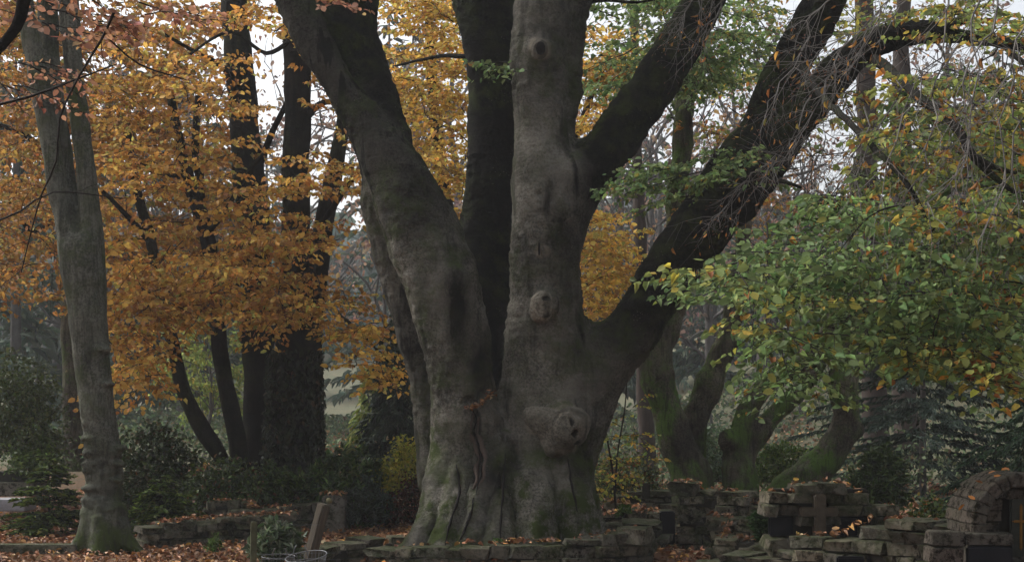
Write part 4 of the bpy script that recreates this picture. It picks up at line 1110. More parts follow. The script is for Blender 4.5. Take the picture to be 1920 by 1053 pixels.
# ------------------------------------------------------------------ shrubs
def shrub(name, label, px, py, Y, wpx, hpx, palette, size=.07, clumps=60, per=16, shape='long', mat='evergreen', depth=None, up=.4, singles=150, group=None, cat='shrub', stems=5):
    c = P(px, py, Y); w = wpx * Y / FPX / 2; h = hpx * Y / FPX
    dp = depth or w
    r = root(name, (c[0], Y, c[2]), label, cat, group)
    T = []; L = Leaves()
    clumps = int(clumps * 1.9)
    for i in range(clumps):
        while True:
            q = rng.uniform(-1, 1, 3); q[2] = rng.uniform(0, 1)
            rr = math.sqrt(q[0] ** 2 + q[1] ** 2 + q[2] ** 2)
            if .25 < rr < 1: break
        lump = 1 + .22 * noise.noise(Vector(tuple(q * 2.2 + c)))
        ctr = c + q * np.array([w, dp, h]) * lump
        out = unit(q * np.array([1, 1, .8]) + UP * up)
        k = per
        if shape == 'long':
            dd = unit(out * .7 + rng.normal(0, .75, (k, 3)))
            nn = unit(out + rng.normal(0, .4, (k, 3)))
            pos = ctr + rng.normal(0, size * .25, (k, 3))
        else:
            dd = unit(out * .4 + rng.normal(0, .8, (k, 3)) - UP * .1); nn = unit(UP + out * .5 + rng.normal(0, .5, (k, 3)))
            pos = ctr + rng.normal(0, 1, (k, 3)) * size * np.array([1.3, 1.3, .8])
        b = math.exp(rng.normal(0, .2))
        L.add(pos, dd, nn, size * rng.uniform(.7, 1.25, k), pick_tint(palette, k) * b)
        if i % max(1, clumps // (stems * 4)) == 0:
            T.append(wander(c + np.array([rng.normal(0, w * .2), rng.normal(0, .05), -.02]), ctr, .008, .003, 6, .08))
    put_tubes('stems', T, M['twig'], r, 4)
    flush_leaves(L, r, M[mat], 'foliage', shape, singles=singles)
    return r

RHODO = pal((.06, .105, .025, 4), (.08, .13, .035, 3), (.035, .06, .018, 3), (.13, .17, .05, 1))
DARKSH = pal((.03, .05, .014, 4), (.045, .07, .02, 3), (.05, .045, .018, 1), (.12, .06, .02, .3))
shrub('rhododendron', 'broad dark green rhododendron left of the beech foot', 655, 985, 19.8, 190, 140, RHODO, .11, 170, 12)
shrub('holly_bush', 'low glossy bush with greyish leaves just in front of the broad rhododendron', 680, 975, 19.0, 120, 75, pal((.05, .07, .045, 3), (.10, .12, .10, 1.2), (.03, .045, .025, 3)), .06, 90, 14)
shrub('yellow_shrub', 'small bright yellow shrub peeping out left of the beech trunk', 772, 915, 19.6, 110, 84, pal((.42, .38, .06, 4), (.34, .34, .06, 3), (.22, .25, .05, 1)), .055, 60, 16, 'oval', 'leaf')
shrub('red_shrub', 'dim reddish brown shrub below the yellow shrub', 775, 975, 19.4, 100, 85, pal((.14, .05, .03, 4), (.08, .035, .02, 3), (.05, .05, .02, 2)), .05, 60, 16, 'oval', 'leaf')
shrub('dark_shrub', 'very dark bush behind the foot of the rippled grey tree', 300, 965, 20.5, 170, 165, DARKSH, .07, 170, 16, 'oval')
shrub('cotoneaster', 'dark low bush with reddish fallen leaves on it, under the slim dark trunks', 430, 950, 19.2, 190, 85, pal((.06, .09, .02, 4), (.08, .12, .03, 3), (.16, .07, .03, .7), (.025, .04, .014, 3)), .055, 150, 16, 'oval')
shrub('laurel_bush', 'leafy dark bush between the ivy clad trunk and the stone block', 520, 960, 19.5, 130, 90, pal((.07, .115, .025, 4), (.045, .07, .02, 4), (.13, .17, .04, .8)), .08, 90, 14)
shrub('holly_tree', 'dark holly like bush at the left edge of the picture', 35, 845, 21, 170, 190, pal((.08, .11, .03, 4), (.055, .08, .025, 4), (.12, .14, .05, 1.2)), .06, 170, 16, 'oval')
shrub('green_bush', 'bright green bush low at the left edge behind the young fir', 70, 890, 20.5, 110, 60, pal((.12, .18, .04, 3), (.07, .11, .03, 3)), .06, 50, 16, 'oval')
shrub('green_bush', 'fresh green bush between the forked mossy trunk and the swan neck trunk', 1465, 905, 21.5, 130, 75, pal((.12, .19, .04, 4), (.08, .13, .03, 3), (.2, .24, .05, 1)), .085, 80, 14)
shrub('rhododendron', 'leafy rhododendron right of the swan neck trunk', 1645, 950, 19.5, 110, 120, pal((.07, .11, .03, 4), (.05, .08, .025, 3), (.03, .05, .02, 2)), .095, 90, 12)
shrub('ground_bush', 'thin green bush in the gap right of the mossy S-bend trunk', 1330, 900, 25, 110, 100, pal((.10, .16, .08, 3), (.07, .11, .05, 3)), .07, 90, 14, 'oval')
shrub('ground_bush', 'loose leafy bush low behind the young sapling', 1170, 935, 21, 150, 90, pal((.10, .12, .05, 3), (.22, .20, .05, 2), (.05, .07, .03, 2), (.25, .10, .04, 1)), .06, 80, 14, 'oval', 'leaf')
shrub('wall_plant', 'small leafy plant with a few bright leaves behind the low wall left of the arch', 1745, 990, 13.5, 60, 60, pal((.09, .13, .03, 3), (.05, .08, .02, 3), (.25, .12, .03, .6)), .045, 30, 10, 'oval')
shrub('fern', 'tiny bright green fern at the foot of the left stone wall', 402, 1030, 15.9, 34, 30, pal((.12, .20, .04, 3), (.08, .14, .03, 3)), .05, 14, 8, singles=40, cat='fern')
shrub('cuttings_heap', 'untidy heap of pale green cuttings behind the wire basket', 520, 1045, 13.6, 90, 60, pal((.10, .14, .07, 4), (.18, .20, .13, 2), (.06, .09, .04, 3)), .09, 70, 12, cat='plant')
shrub('weed_tuft', 'green weed tuft on the low wall right of the beech foot', 1172, 966, 15.3, 22, 20, pal((.09, .16, .03, 1), (.06, .11, .02, 1)), .05, 8, 10, singles=20, cat='plant')
shrub('weed_tuft', 'green weed tuft among the brown leaves at the front of the beech foot', 935, 1022, 14.85, 20, 12, pal((.09, .18, .03, 1), (.06, .11, .02, 1)), .035, 7, 9, singles=20, cat='plant')

def fir(name, label, px, py, Y, wpx, hpx, palette, tiers=11, size=.05, round_=False, singles=150):
    c = P(px, py, Y); w = wpx * Y / FPX / 2; h = hpx * Y / FPX
    r = root(name, (c[0], Y, c[2]), label, 'shrub')
    T = [(np.array([c, c + UP * h * .95]), np.array([.02, .004]))]; L = Leaves()
    for i in range(tiers):
        u = (i + .4) / tiers
        u0 = u
        rad = w * ((1 - u) ** .85 + .12 if not round_ else math.sqrt(max(.05, 1 - (2 * u - .9) ** 2)))
        for k in range(int(7 + 7 * (1 - u))):
            a = rng.uniform(0, 2 * np.pi); rl = rad * rng.uniform(.6, 1.08)
            d = np.array([math.cos(a), math.sin(a), .25 if not round_ else .8])
            uu = u0 + rng.normal(0, .5 / tiers); b0 = c + UP * h * max(.02, uu) * (.95 if not round_ else .85)
            pts = b0 + d * rl * np.linspace(0, 1, 5)[:, None] - UP * (.25 * rl * np.linspace(0, 1, 5)[:, None] ** 2)
            T.append((pts, np.linspace(.006, .002, 5)))
            nl = max(10, int(rl / size * 9))
            s = rng.uniform(.15, 1, nl)
            pos = b0 + d * rl * s[:, None] - UP * (.25 * rl * s[:, None] ** 2)
            side = np.cross(d, UP)
            dd = unit(d * .7 + side * rng.choice([-1, 1], (nl, 1)) * rng.uniform(.3, 1, (nl, 1)) + UP * rng.uniform(-.1, .35, (nl, 1)))
            L.add(pos, dd, unit(UP + rng.normal(0, .35, (nl, 3))), size * rng.uniform(.8, 1.7, nl), pick_tint(palette, nl, .25))
    put_tubes('branches', T, M['twig'], r, 4)
    flush_leaves(L, r, M['needle'], 'foliage', 'long', singles=singles, leaf_name='sprig')
    return r
FIRP = pal((.12, .175, .035, 4), (.08, .12, .03, 3), (.18, .22, .055, 1.6), (.025, .04, .015, 3))
fir('young_fir', 'young fir with layered branches at the left edge beside the rippled grey tree', 92, 1010, 18.3, 185, 160, FIRP, 13, .06)
fir('spreading_fir', 'low spreading dark evergreen right of the rippled grey tree', 300, 1000, 17.8, 190, 110, FIRP, 9, .055)
fir('box_bush', 'small round conifer shrub in front of the wall with the stone cross', 1431, 1018, 13.2, 52, 66, pal((.055, .11, .04, 4), (.08, .15, .05, 3), (.03, .06, .02, 2)), 10, .035, True)

# ivy on the trunk
L = Leaves(); n = 5200
zz = rng.uniform(0, 1, n) ** 1.1
py_ = 955 - 300 * zz; a = rng.uniform(0, 2 * np.pi, n)
cx = np.array([P(548 + 6 * z_, y_, 22) for z_, y_ in zip(zz, py_)])
rad = (50 - 8 * zz) * 22 / FPX * rng.uniform(.9, 1.25, n)
out = np.stack([np.cos(a), np.sin(a), np.zeros(n)], 1)
L.add(cx + out * rad[:, None], unit(-UP + rng.normal(0, .5, (n, 3))), unit(out + rng.normal(0, .35, (n, 3))), rng.uniform(.06, .11, n), pick_tint(pal((.022, .032, .014, 5), (.035, .045, .018, 3), (.08, .05, .02, .5)), n))
flush_leaves(L, tB, M['evergreen'], 'ivy', 'oval', singles=0)

# ------------------------------------------------------------------ stones
def stone_meshes(mat, count=9, seed=1, jit=.11):
    out = []
    for i in range(count):
        bm = bmesh.new(); bmesh.ops.create_cube(bm, size=1.0)
        bmesh.ops.bevel(bm, geom=bm.edges[:], offset=.075, segments=1, affect='EDGES', profile=.6)
        r = random.Random(seed * 100 + i)
        for v in bm.verts:
            v.co += Vector((r.uniform(-jit, jit), r.uniform(-jit, jit), r.uniform(-jit, jit)))
        me = bpy.data.meshes.new('stone'); bm.to_mesh(me); bm.free()
        me.materials.append(mat); out.append(me)
    return out
ST = stone_meshes(M['stone'], 10, 1); RS = stone_meshes(M['redstone'], 6, 2, .04); CAPS = ST

def add_stone(parent, meshes, c, size, rotz=0.0, roty=0.0, name='stone'):
    o = bpy.data.objects.new(name, random.choice(meshes))
    COL.objects.link(o); o.parent = parent
    pl = parent.location
    o.location = (c[0] - pl[0], c[1] - pl[1], c[2] - pl[2])
    o.rotation_euler = (random.gauss(0, .03), roty + random.gauss(0, .03), rotz + random.gauss(0, .05))
    o.scale = size
    return o

def wall(name, label, path, thick, top, z0=-.05, course=(.06, .11), length=(.09, .27), meshes=None, group=None, skip=(), cat='stone wall', face=.03, corepull=.04):
    """path: world (x,y) polyline seen left to right; top: function of arc position 0..1 -> z ; skip: (s0,s1,z0,z1) openings"""
    meshes = meshes or ST
    pts = np.array(path, float); seg = np.linalg.norm(np.diff(pts, axis=0), axis=1); cum = np.concatenate([[0], np.cumsum(seg)]); Ltot = cum[-1]
    def at_s(s):
        s = min(max(s, 0), Ltot); k = min(np.searchsorted(cum, s, 'right') - 1, len(seg) - 1)
        f = (s - cum[k]) / seg[k]; p = pts[k] * (1 - f) + pts[k + 1] * f
        d = (pts[k + 1] - pts[k]) / seg[k]
        return p, d
    mid, _ = at_s(Ltot / 2)
    gz = float(ground_h(mid[0], mid[1]))
    r = root(name, (mid[0], mid[1], gz), label, cat, group)
    z = z0; row = 0
    while True:
        ch = random.uniform(*course)
        if z > max(top(s) for s in np.linspace(0, 1, 30)) - .04: break
        s = -random.uniform(0, .1)
        while s < Ltot:
            ln = random.uniform(*length)
            sc = s + ln / 2
            if sc > Ltot: break
            tp = top(min(max(sc / Ltot, 0), 1))
            if z < tp - .035 and s + ln > 0 and not any(a < sc < b and c < z + ch / 2 < d for a, b, c, d in skip):
                hh = ch * random.uniform(.9, 1.0)
                if z + ch > tp - .03: hh = max(.06, tp - z + random.uniform(-.015, .02))
                p, d = at_s(sc)
                nrm = np.array([-d[1], d[0]])
                q = p + nrm * (thick / 2 + random.uniform(-face, face))
                add_stone(r, meshes, (q[0], q[1], z + hh / 2), (ln * .985, thick * random.uniform(.92, 1.04), hh), math.atan2(d[1], d[0]))
            s += ln
        z += ch; row += 1
    # recessed mortar core
    V = []; F = []; ns = 24
    for i in range(ns + 1):
        s = Ltot * (.03 + .94 * i / ns); p, d = at_s(s); nrm = np.array([-d[1], d[0]])
        for off in (corepull, thick - corepull):
            q = p + nrm * off
            for zz_ in (z0, max(z0 + .03, min(top(max(0, s / Ltot - .03)), top(min(1, s / Ltot + .03))) - .05)):
                V.append([q[0], q[1], zz_])
    for i in range(ns):
        a = i * 4; b = a + 4
        F += [[a, b, b + 1, a + 1], [a + 2, a + 3, b + 3, b + 2], [a + 1, b + 1, b + 3, a + 3]]
    F += [[0, 1, 3, 2], [ns * 4, ns * 4 + 2, ns * 4 + 3, ns * 4 + 1]]
    if not skip: put('mortar', np.array(V), F, M['mortar'], r, smooth=False)
    return r

def ppath(*pp): return [(at(px, Y), Y) for px, Y in pp]
def prof(*pp):
    xs = [p[0] for p in pp]; zs = [p[1] for p in pp]
    return lambda s: float(np.interp(s, xs, zs))
def steps(*pp):
    def f(s):
        z = pp[0][1]
        for a, b in pp:
            if s >= a: z = b
        return z
    return f
def zt(py, Y): return CAMZ - (py - HY) * Y / FPX

# ring wall round the beech
wall('stone_wall', 'low curved dry stone wall in front of the beech roots', ppath((690, 14.9), (760, 14.62), (850, 14.5), (1000, 14.45), (1120, 14.55), (1215, 14.8), (1232, 15.3)), .28, prof((0, .17), (.3, .20), (.62, .24), (.74, .33), (.9, .40), (1, .38)), z0=-.02, length=(.16, .42), course=(.10, .15))
wall('stone_wall', 'broken low stone edging left of the beech roots', ppath((605, 14.3), (640, 14.8), (720, 15.3), (770, 15.4)), .32, prof((0, .22), (.3, .18), (.6, .22), (1, .22)), z0=-.02, length=(.15, .4))
# left walls
wall('stone_wall', 'long low mossy stone wall in the left part, brown leaves lying on its top', ppath((285, 16.6), (330, 16.8), (440, 17.2), (552, 17.4)), .34, prof((0, .24), (.25, .29), (1, .33)), length=(.12, .3), course=(.065, .11))
wall('stone_wall', 'short upper stone tier behind the long low mossy wall', ppath((388, 18.3), (465, 18.4)), .35, prof((0, .42), (1, .44)))
wall('stone_wall', 'low narrow stone tier left of the leaning timber, under the laurel bush', ppath((452, 17.9), (545, 18.2)), .3, prof((0, .34), (1, .37)))
def box_obj(name, c, s, mat, parent, rot=(0, 0, 0), bev=.012, seed=0, jit=0.0):
    bm = bmesh.new(); bmesh.ops.create_cube(bm, size=1.0)
    bmesh.ops.scale(bm, vec=s, verts=bm.verts)
    bmesh.ops.bevel(bm, geom=bm.edges[:], offset=bev, segments=2, affect='EDGES')
    me = bpy.data.meshes.new(name); bm.to_mesh(me); bm.free()
    if jit:
        pass
    o = link(name, me, mat, parent)
    off = parent.location if parent is not None else Vector((0, 0, 0))
    o.location = Vector([float(v) for v in c]) - off; o.rotation_euler = rot
    return o
def slab(name, label, px0, px1, pyt, pyb, Y, dep, mat, cat, rotz=0.0):
    x0, x1 = at(px0, Y), at(px1, Y); z1, z0 = zt(pyt, Y), zt(pyb, Y)
    o = box_obj(name, ((x0 + x1) / 2, Y + dep / 2, (z0 + z1) / 2), (x1 - x0, dep, z1 - z0), mat, None, (0, 0, rotz), .015)
    return tag(o, label, cat)
wall('stone_wall', 'plain wall stub of big blocks behind the leaning timber', ppath((545, 18.9), (612, 18.9)), .3, prof((0, .37), (1, .38)), course=(.18, .22), length=(.25, .4))
slab('stone_block', 'upright square stone block with leaves on top behind the leaning timber', 603, 646, 930, 1003, 18.6, .35, M['concrete'], 'stone block')
slab('grave_slab', 'dark mossy grave slab at the left edge behind the young fir', -40, 62, 905, 930, 20.2, .8, M['concrete'], 'grave stone')
slab('grave_slab', 'pale grey grave slab low at the left edge', -40, 46, 936, 958, 19.4, .5, M['paleslab'], 'grave stone')
slab('grave_slab', 'dark upper kerb stone on the mossy grave slab at the left edge', -40, 52, 885, 903, 20.6, .5, M['mortar'], 'grave stone')
slab('low_kerb', 'mossy stone kerb along the leaves at the left bottom corner', -60, 142, 1021, 1040, 15.9, .25, M['stone'], 'kerb')
# behind right of beech
wall('stone_wall', 'low stone tier right behind the beech foot', ppath((1105, 17.6), (1240, 17.2)), .4, prof((0, .34), (.4, .38), (1, .40)), length=(.2, .45))
wall('stone_wall', 'higher back stone tier right behind the beech foot', ppath((1140, 18.9), (1248, 18.6)), .4, prof((0, .50), (.5, .52), (1, .55)), length=(.2, .45))
wall('stone_wall', 'lowest stone tier right of the beech roots, leaves on its top', ppath((1110, 16.1), (1235, 15.9)), .5, prof((0, .28), (1, .36)), length=(.2, .45))
slab('stone_post', 'stubby square stone post behind the low tiers right of the beech', 1205, 1219, 905, 935, 18.5, .1, M['mortar'], 'post')
slab('dark_marker', 'narrow black upright stone at the end of the low tiers', 1238, 1266, 958, 1020, 16.3, .12, M['slate'], 'marker')
# tumbled stepped wall
wall('stepped_wall', 'tall tumbled stone wall stepping down to the right, below the mossy trunks', ppath((1268, 16.6), (1330, 16.5), (1455, 15.9)), .45, steps((0, zt(907, 16.6)), (.22, zt(921, 16.5)), (.5, zt(933, 16.2)), (.68, zt(945, 16))), z0=-.05, length=(.14, .36), course=(.08, .13))
wall('stepped_wall', 'lower front step of the tumbled wall with leaves on top', ppath((1335, 15.1), (1375, 15.0), (1440, 14.8)), .4, steps((0, zt(972, 15)), (.72, zt(965, 15))), z0=.0, length=(.14, .3))
wall('stepped_wall', 'small stone step at the bottom below the tumbled wall', ppath((1352, 14.2), (1440, 14.0), (1500, 13.7)), .4, steps((0, zt(1012, 14)), (.3, zt(1018, 14))), z0=.0, length=(.16, .34))
wall('low_wall', 'dark slab topped low wall at the bottom edge right of the path', ppath((1312, 13.0), (1400, 12.6), (1500, 12.3)), .35, prof((0, zt(1045, 13)), (.5, zt(1038, 12.6)), (1, zt(1035, 12.3))), z0=.05, length=(.2, .45), course=(.07, .1))
# wall with the stone cross
Yc = 12.6
cw = ppath((1448, Yc), (1668, Yc + .05))
sk = lambda px: (at(px, Yc) - at(1448, Yc))
crossw = wall('cross_wall', 'stone wall carrying a plain stone cross in relief, dark openings on both sides', cw, .34,
     steps((0, zt(927, Yc)), (.19, zt(908, Yc)), (.58, zt(925, Yc)), (.80, zt(947, Yc))), z0=.0, length=(.11, .28), course=(.088, .105),
     skip=[(sk(1448) - .1, sk(1492), zt(1003, Yc), zt(972, Yc)), (sk(1578), sk(1626), zt(1003, Yc), zt(972, Yc)), (sk(1525), sk(1548), zt(1012, Yc), zt(930, Yc))])
for (x0, x1, y0, y1) in ((1526, 1547, 926, 1014),):
    box_obj('stone_cross', ((at(x0, Yc) + at(x1, Yc)) / 2, Yc + .01, (zt(y0, Yc) + zt(y1, Yc)) / 2), (at(x1, Yc) - at(x0, Yc), .14, zt(y0, Yc) - zt(y1, Yc)), M['crossstone'], crossw)['label'] = 'upright of the relief cross'
box_obj('stone_cross', ((at(1500, Yc) + at(1570, Yc)) / 2, Yc + .012, (zt(950, Yc) + zt(967, Yc)) / 2), (at(1570, Yc) - at(1500, Yc), .13, zt(950, Yc) - zt(967, Yc)), M['crossstone'], crossw)['label'] = 'arms of the relief cross'
for (x0, x1) in ((1446, 1492), (1576, 1628)):
    box_obj('plaque', ((at(x0, Yc) + at(x1, Yc)) / 2, Yc + .14, (zt(972, Yc) + zt(1003, Yc)) / 2), (at(x1, Yc) - at(x0, Yc), .05, zt(972, Yc) - zt(1003, Yc) + .02), M['slate'], crossw)
box_obj('mortar', ((at(1450, Yc) + at(1640, Yc)) / 2, Yc + .24, .45), (at(1640, Yc) - at(1455, Yc), .12, .9), M['mortar'], crossw)
# wall in front, running to the arch
Yf = 11.4
fw = ppath((1490, 12.0), (1560, 11.8), (1640, 11.5), (1775, 11.0))
frontw = wall('low_wall', 'lichen spotted low stone wall running up to the arched niche', fw, .4, steps((0, zt(1010, 12)), (.42, zt(985, 11.5)), (.6, zt(978, 11.3))), z0=.1, length=(.12, .32), course=(.085, .12))
box_obj('plaque', (at(1604, 11.6), 11.60, zt(1052, 11.6)), (at(1640, 11.6) - at(1568, 11.6), .06, .09), M['slate'], frontw)

# ------------------------------------------------------------------ the arched niche
YA = 10.0
arch = root('arched_niche', (at(1922, YA), YA, 0), 'brown sandstone arched niche with a golden cross panel at the right edge', 'niche')
cxA, czA = at(1924, YA), zt(984, YA)
Ro, Ri, dep = .375, .275, .62
def wedge(name, a0, a1, r0, r1, y0, y1, parent, mat):
    bm = bmesh.new(); vs = []
    g = .006
    for yy in (y0, y1):
        for (rr, aa) in ((r0, a0 + g), (r1, a0 + g), (r1, a1 - g), (r0, a1 - g)):
            vs.append(bm.verts.new((cxA - rr * math.cos(aa) - parent.location[0], yy - parent.location[1], czA + rr * math.sin(aa) - parent.location[2])))
    for f in ((0, 1, 2, 3), (7, 6, 5, 4), (0, 4, 5, 1), (1, 5, 6, 2), (2, 6, 7, 3), (3, 7, 4, 0)):
        bm.faces.new([vs[i] for i in f])
    bmesh.ops.bevel(bm, geom=bm.edges[:], offset=.009, segments=1, affect='EDGES')
    for v in bm.verts: v.co += Vector([random.gauss(0, .003) for _ in range(3)])
    bmesh.ops.recalc_face_normals(bm, faces=bm.faces)
    me = bpy.data.meshes.new(name); bm.to_mesh(me); bm.free()
    return link(name, me, mat, parent)
nv = 13
for i in range(nv):
    a0, a1 = math.pi * i / nv, math.pi * (i + 1) / nv
    j = random.uniform(-.008, .008)
    wedge('arch_stone', a0, a1, Ri, Ro + j, YA + j, YA + .30, arch, M['redstone'])
    wedge('arch_stone', a0, a1, Ri + .03, Ro + j - .004, YA + .306, YA + dep, arch, M['redstone'])
# piers under the springing
z = czA; k = 0
while z > .1:
    hh = random.uniform(.075, .11)
    for sx in (-1, 1):
        for (y0, y1) in ((0, .30), (.306, dep)):
            add_stone(arch, RS, (cxA + sx * (Ro + Ri) / 2, YA + (y0 + y1) / 2, z - hh / 2), ((Ro - Ri) * 1.06, (y1 - y0), hh * .97))
    z -= hh; k += 1
# recessed back wall of the niche
z = .1; k = 0
while z < czA + Ri - .02:
    hh = random.uniform(.07, .085)
    half = Ri if z < czA else math.sqrt(max(.002, Ri ** 2 - (z - czA) ** 2))
    x = -half - random.uniform(0, .06)
    while x < half:
        ln = random.uniform(.10, .2)
        x0 = max(x, -half); x1 = min(x + ln, half)
        zc = z + hh / 2
        hide_panel = x1 > -.07 and x0 < .07 and zc < czA + .20 and zc > czA - .24
        if x1 - x0 > .03 and not hide_panel:
            add_stone(arch, RS, (cxA + (x0 + x1) / 2, YA + .17, z + hh / 2), ((x1 - x0) * .99, .14, hh * .96), name='brick')
        x += ln
    z += hh
bk = box_obj('back_wall', (cxA, YA + .25, .1 + (czA - .1) / 2 + .1), (Ri * 1.9, .06, czA + .15), M['mortar'], arch)
pnl = box_obj('cross_panel', (cxA, YA + .12, czA - .02), (.15, .03, .42), M['verdigris'], arch)
box_obj('golden_cross', (0, 0, 0), (.018, .02, .33), M['gold'], None)
gc = bpy.data.objects['golden_cross']; gc.parent = pnl; gc.location = (0, -.02, .0)
g2_ = box_obj('golden_cross', (0, 0, 0), (.125, .022, .018), M['gold'], None); g2_.parent = pnl; g2_.location = (0, -.021, .04)
box_obj('plaque', (at(1850, YA), YA - .05, zt(1075, YA)), (at(1893, YA) - at(1808, YA), .05, zt(1022, YA) - zt(1128, YA)), M['slate'], arch)['label'] = 'black inscribed plaque leaning at the foot of the niche'
# stones around the plaque
for (x0, x1, y0, y1) in ((1740, 1806, 995, 1022), (1740, 1804, 1024, 1053), (1808, 1895, 998, 1020), (1897, 1935, 1050, 1080), (1740, 1800, 1056, 1090)):
    add_stone(arch, RS, ((at(x0, YA) + at(x1, YA)) / 2, YA + .02, (zt(y0, YA) + zt(y1, YA)) / 2), (at(x1, YA) - at(x0, YA), .16, zt(y0, YA) - zt(y1, YA)))

# ------------------------------------------------------------------ timber, posts, basket
lp = root('leaning_timber', P(584, 1040, 13.2), 'thick weathered timber post leaning to the right behind the wire basket', 'post')
h0 = P(580, 1048, 13.2); h1 = P(608, 944, 13.2)
ax_ = h1 - h0; ln = np.linalg.norm(ax_); ang_ = math.atan2(ax_[0], ax_[2])
o = box_obj('post_body', (h0 + h1) / 2, (.098, .098, ln), M['timber'], lp, (0, ang_, math.radians(40)), .012)
o.rotation_mode = 'XYZ'
o.rotation_euler = (Matrix.Rotation(ang_, 3, 'Y') @ Matrix.Rotation(math.radians(48), 3, 'Z')).to_euler()
bmk = bmesh.new(); bmesh.ops.create_icosphere(bmk, subdivisions=2, radius=.03)
for v in bmk.verts: v.co *= 1 + .25 * noise.noise(v.co * 30)
me = bpy.data.meshes.new('knob'); bmk.to_mesh(me); bmk.free()
me.polygons.foreach_set('use_smooth', np.ones(len(me.polygons), bool))
kn = link('knob', me, M['fungus'], lp); kn.location = Vector(P(617, 938, 13.2)) - lp.location
fence = root('wire_fence', P(475, 1060, 12.9), 'short mossy wooden stake with thin wires at the bottom edge', 'fence')
box_obj('stake', P(475, 1062, 12.9) + np.array([0, 0, .1]), (.055, .05, .62), M['mosstimber'], fence, (0, .02, .3), .008)
for (x0, y0, x1, y1) in ((470, 1038, 640, 1036), (470, 1049, 640, 1048), (530, 984, 600, 983)):
    V, F = tubes([wander(P(x0, y0, 12.9), P(x1, y1, 13.1), .0018, .0018, 8, .01)], 4)
    put('wire', V, F, M['wire'], fence)

bk_ = root('wire_basket', P(572, 1070, 12.3), 'grey wire basket with a raised carrying handle at the bottom edge', 'basket')
def ring_pts(px, py, Y, rx, ry, tilt=0.0, n=33, roll=0.0):
    c = P(px, py, Y); a = np.linspace(0, 2 * np.pi, n)
    return c + np.stack([rx * np.cos(a), ry * np.sin(a), rx * np.cos(a) * roll + ry * np.sin(a) * tilt], 1)
rim = ring_pts(574, 1042, 12.3, .178, .13, .25, roll=.13)
V, F = tubes([(rim, np.full(33, .005))], 6); put('rim', V, F, M['wire'], bk_)
bot = ring_pts(574, 1085, 12.3, .14, .10, .1, roll=.1)
for k in range(0, 32, 1):
    V, F = tubes([(np.array([rim[k], bot[k]]), np.array([.0022, .0022]))], 4); put('wire', V, F, M['wire'], bk_)
for f in (.3, .65):
    V, F = tubes([(rim * (1 - f) + bot * f, np.full(33, .0025))], 4); put('hoop', V, F, M['wire'], bk_)
for (x, y, w_, h_, Yk) in ((563, 1042, 26, 20, 12.2),):
    a = np.linspace(0, 1, 12)
    hp = np.array([P(x + (t_ - .5) * w_ * (1.0 if 0.15 < t_ < .85 else 1.1), y - h_ * min(1, math.sin(math.pi * t_) * 1.9), Yk) for t_ in a])
    V, F = tubes([(hp, np.full(12, .005))], 6); put('handle', V, F, M['wire'], bk_)
bk2 = root('wire_basket', P(525, 1070, 12.8), 'second wire basket with a rusty handle, half hidden behind the grey basket', 'basket')
rim = ring_pts(522, 1042, 12.8, .15, .10, .1)
V, F = tubes([(rim, np.full(33, .004))], 6); put('rim', V, F, M['wire'], bk2)
bot = ring_pts(522, 1085, 12.8, .12, .08, .1)
for k in range(0, 32, 2):
    V, F = tubes([(np.array([rim[k], bot[k]]), np.array([.002, .002]))], 4); put('wire', V, F, M['wire'], bk2)
hp = np.array([P(525 + (t_ - .5) * 30, 1042 - 15 * min(1, math.sin(math.pi * t_) * 1.9), 12.7) for t_ in np.linspace(0, 1, 12)])
V, F = tubes([(hp, np.full(12, .006))], 6); put('handle', V, F, M['farbark'], bk2)

# ------------------------------------------------------------------ fallen leaves
def scatter(L, x, y, z, n, size=.07, palette=FALLEN, flat=.35):
    a = rng.uniform(0, 2 * np.pi, n)
    d = np.stack([np.cos(a), np.sin(a), rng.normal(0, .18, n)], 1)
    L.add(np.stack([x, y, z], 1), d, unit(UP + rng.normal(0, flat, (n, 3))), size * rng.uniform(.6, 1.25, n), pick_tint(palette, n, .3))
L = Leaves()
n = 26000
x = rng.uniform(-7.5, 7.5, n); y = rng.uniform(11.5, 22, n)
keep = np.abs(x) < y * .38 + .4
x, y = x[keep], y[keep]
scatter(L, x, y, ground_h(x, y) + rng.uniform(.005, .05, len(x)), len(x))
n = 9000; x = rng.uniform(-6, 9, n); y = rng.uniform(22, 45, n)
scatter(L, x, y, ground_h(x, y) + .02, n, .14)
o = flush_leaves(L, None, M['fallen'], 'fallen_leaves', singles=0)
tag(o, 'brown and orange beech leaves strewn over the ground', kind='stuff')
# leaves lying on walls, roots and in the fork
def wall_leaves(label, pts, n, spread=.12, size=.06):
    L = Leaves()
    P_ = np.array(pts); k = rng.integers(0, len(P_) - 1, n); f = rng.random((n, 1))
    q = P_[k] * (1 - f) + P_[k + 1] * f
    scatter(L, q[:, 0] + rng.normal(0, .02, n), q[:, 1] + rng.uniform(.02, spread * 2, n), q[:, 2] + rng.uniform(.0, .035, n), n, size, flat=.4)
    o = flush_leaves(L, None, M['fallen'], 'leaf_litter', singles=0)
    tag(o, label, kind='stuff')
def wl(pp): return [P(px, py, Y) for px, py, Y in pp]
wall_leaves('brown leaves on top of the long low left wall', wl([(290, 983, 16.7), (340, 976, 16.85), (440, 969, 17.2), (550, 964, 17.4)]), 260, .15)
wall_leaves('brown leaves on the upper tiers of the left walls', wl([(390, 941, 18.4), (465, 940, 18.5), (470, 953, 18.0), (540, 951, 18.3)]), 120, .12)
wall_leaves('brown leaves on the square stone block', wl([(605, 927, 18.65), (645, 927, 18.65)]), 30, .12)
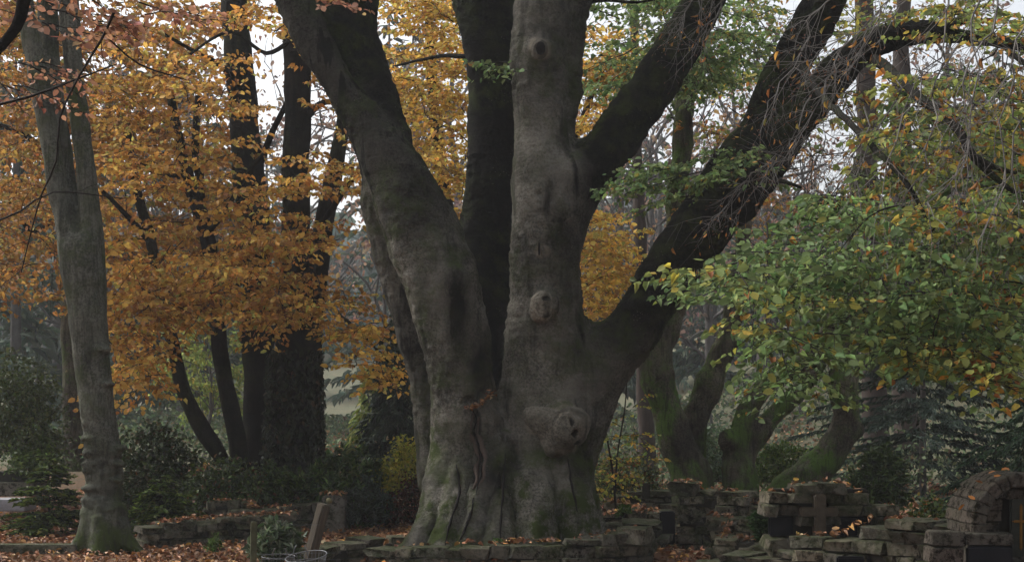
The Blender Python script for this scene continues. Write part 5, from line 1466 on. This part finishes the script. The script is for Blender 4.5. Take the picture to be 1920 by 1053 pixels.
wall_leaves('brown leaves on the ring wall at the beech foot', wl([(700, 1022, 14.9), (850, 1023, 14.55), (980, 1020, 14.5), (1120, 1008, 14.6), (1215, 988, 14.9)]), 55, .12)
wall_leaves('heap of orange leaves between the beech roots', wl([(935, 1018, 14.9), (985, 1016, 14.85), (1040, 1018, 14.8)]), 60, .10)
wall_leaves('brown leaves on the tiers right of the beech', wl([(1120, 966, 16.3), (1235, 960, 16.1), (1140, 938, 18.9), (1245, 930, 18.7)]), 200, .15)
wall_leaves('brown leaves on the tumbled wall', wl([(1270, 904, 16.7), (1310, 905, 16.6), (1312, 919, 16.6), (1375, 920, 16.5), (1380, 931, 16.3), (1400, 932, 16.2), (1405, 944, 16.1), (1455, 944, 16)]), 170, .15)
wall_leaves('brown leaves on the front steps of the tumbled wall', wl([(1338, 969, 15.1), (1380, 969, 15.1), (1355, 1010, 14.2), (1440, 1014, 14.1), (1490, 1014, 13.8)]), 110, .14)
wall_leaves('brown leaves on the wall with the stone cross', wl([(1452, 924, 12.65), (1490, 924, 12.65), (1492, 905, 12.7), (1572, 905, 12.7), (1620, 924, 12.7)]), 40, .1)
wall_leaves('brown leaves on the low wall by the niche', wl([(1500, 1008, 12.1), (1570, 1006, 11.9), (1640, 977, 11.6), (1770, 976, 11.1)]), 45, .12)
wall_leaves('leaves and litter in the fork notch of the beech', wl([(876, 768, 15.36), (895, 762, 15.32), (912, 750, 15.34), (925, 735, 15.42)]), 70, .07, .05)
wall_leaves('orange leaf drift in the root cleft of the beech', wl([(852, 1012, 15.0), (858, 995, 15.2), (868, 985, 15.3)]), 22, .05, .05)
# single leaves one can point at
me = make_mesh('fallen_leaf', OVAL, OVALF, tint=np.repeat(np.array([[.50, .20, .05]]), 6, 0)); me.materials.append(M['fallen'])
for k, (px, dy) in enumerate(((1802, 0), (1832, 0), (1846, .1), (1858, .25), (1868, .05), (1882, .2), (1895, .1))):
    x = at(px, YA + dy); dx = x - cxA
    z = czA + math.sqrt(max(0.01, (Ro + .012) ** 2 - dx ** 2))
    o = bpy.data.objects.new('fallen_leaf', me); COL.objects.link(o)
    o.location = (x, YA + dy + .05, z); o.scale = (.065,) * 3
    o.rotation_euler = (random.uniform(-.3, .3), -math.atan2(-dx, Ro) * .9 + random.uniform(-.2, .2), random.uniform(0, 6))
    tag(o, ['lowest orange leaf on the rounded back of the arched niche', 'second orange leaf from the left on the arched niche top', 'third orange leaf from the left on the arched niche top', 'middle orange leaf lying farthest back on the arched niche', 'orange leaf just right of the middle one on the arched niche', 'second orange leaf from the right on the arched niche', 'rightmost orange leaf on the crown of the arched niche'][k], 'leaf', 'orange leaves on the arched niche')

# ------------------------------------------------------------------ autumn haze
bm = bmesh.new(); bmesh.ops.create_cube(bm, size=1.0)
me = bpy.data.meshes.new('haze'); bm.to_mesh(me); bm.free()
t = NT('autumn_haze')
pv = t.n('ShaderNodeVolumePrincipled')
pv.inputs['Color'].default_value = (.93, .96, 1.0, 1); pv.inputs['Density'].default_value = HAZE_DENSITY; pv.inputs['Anisotropy'].default_value = .2
t.set(t.out.inputs['Volume'], pv.outputs[0])
hz = link('haze', me, t.m)
hz.scale = (620, 420, 46); hz.location = (0, 150, 21)
tag(hz, 'thin autumn haze', kind='stuff')
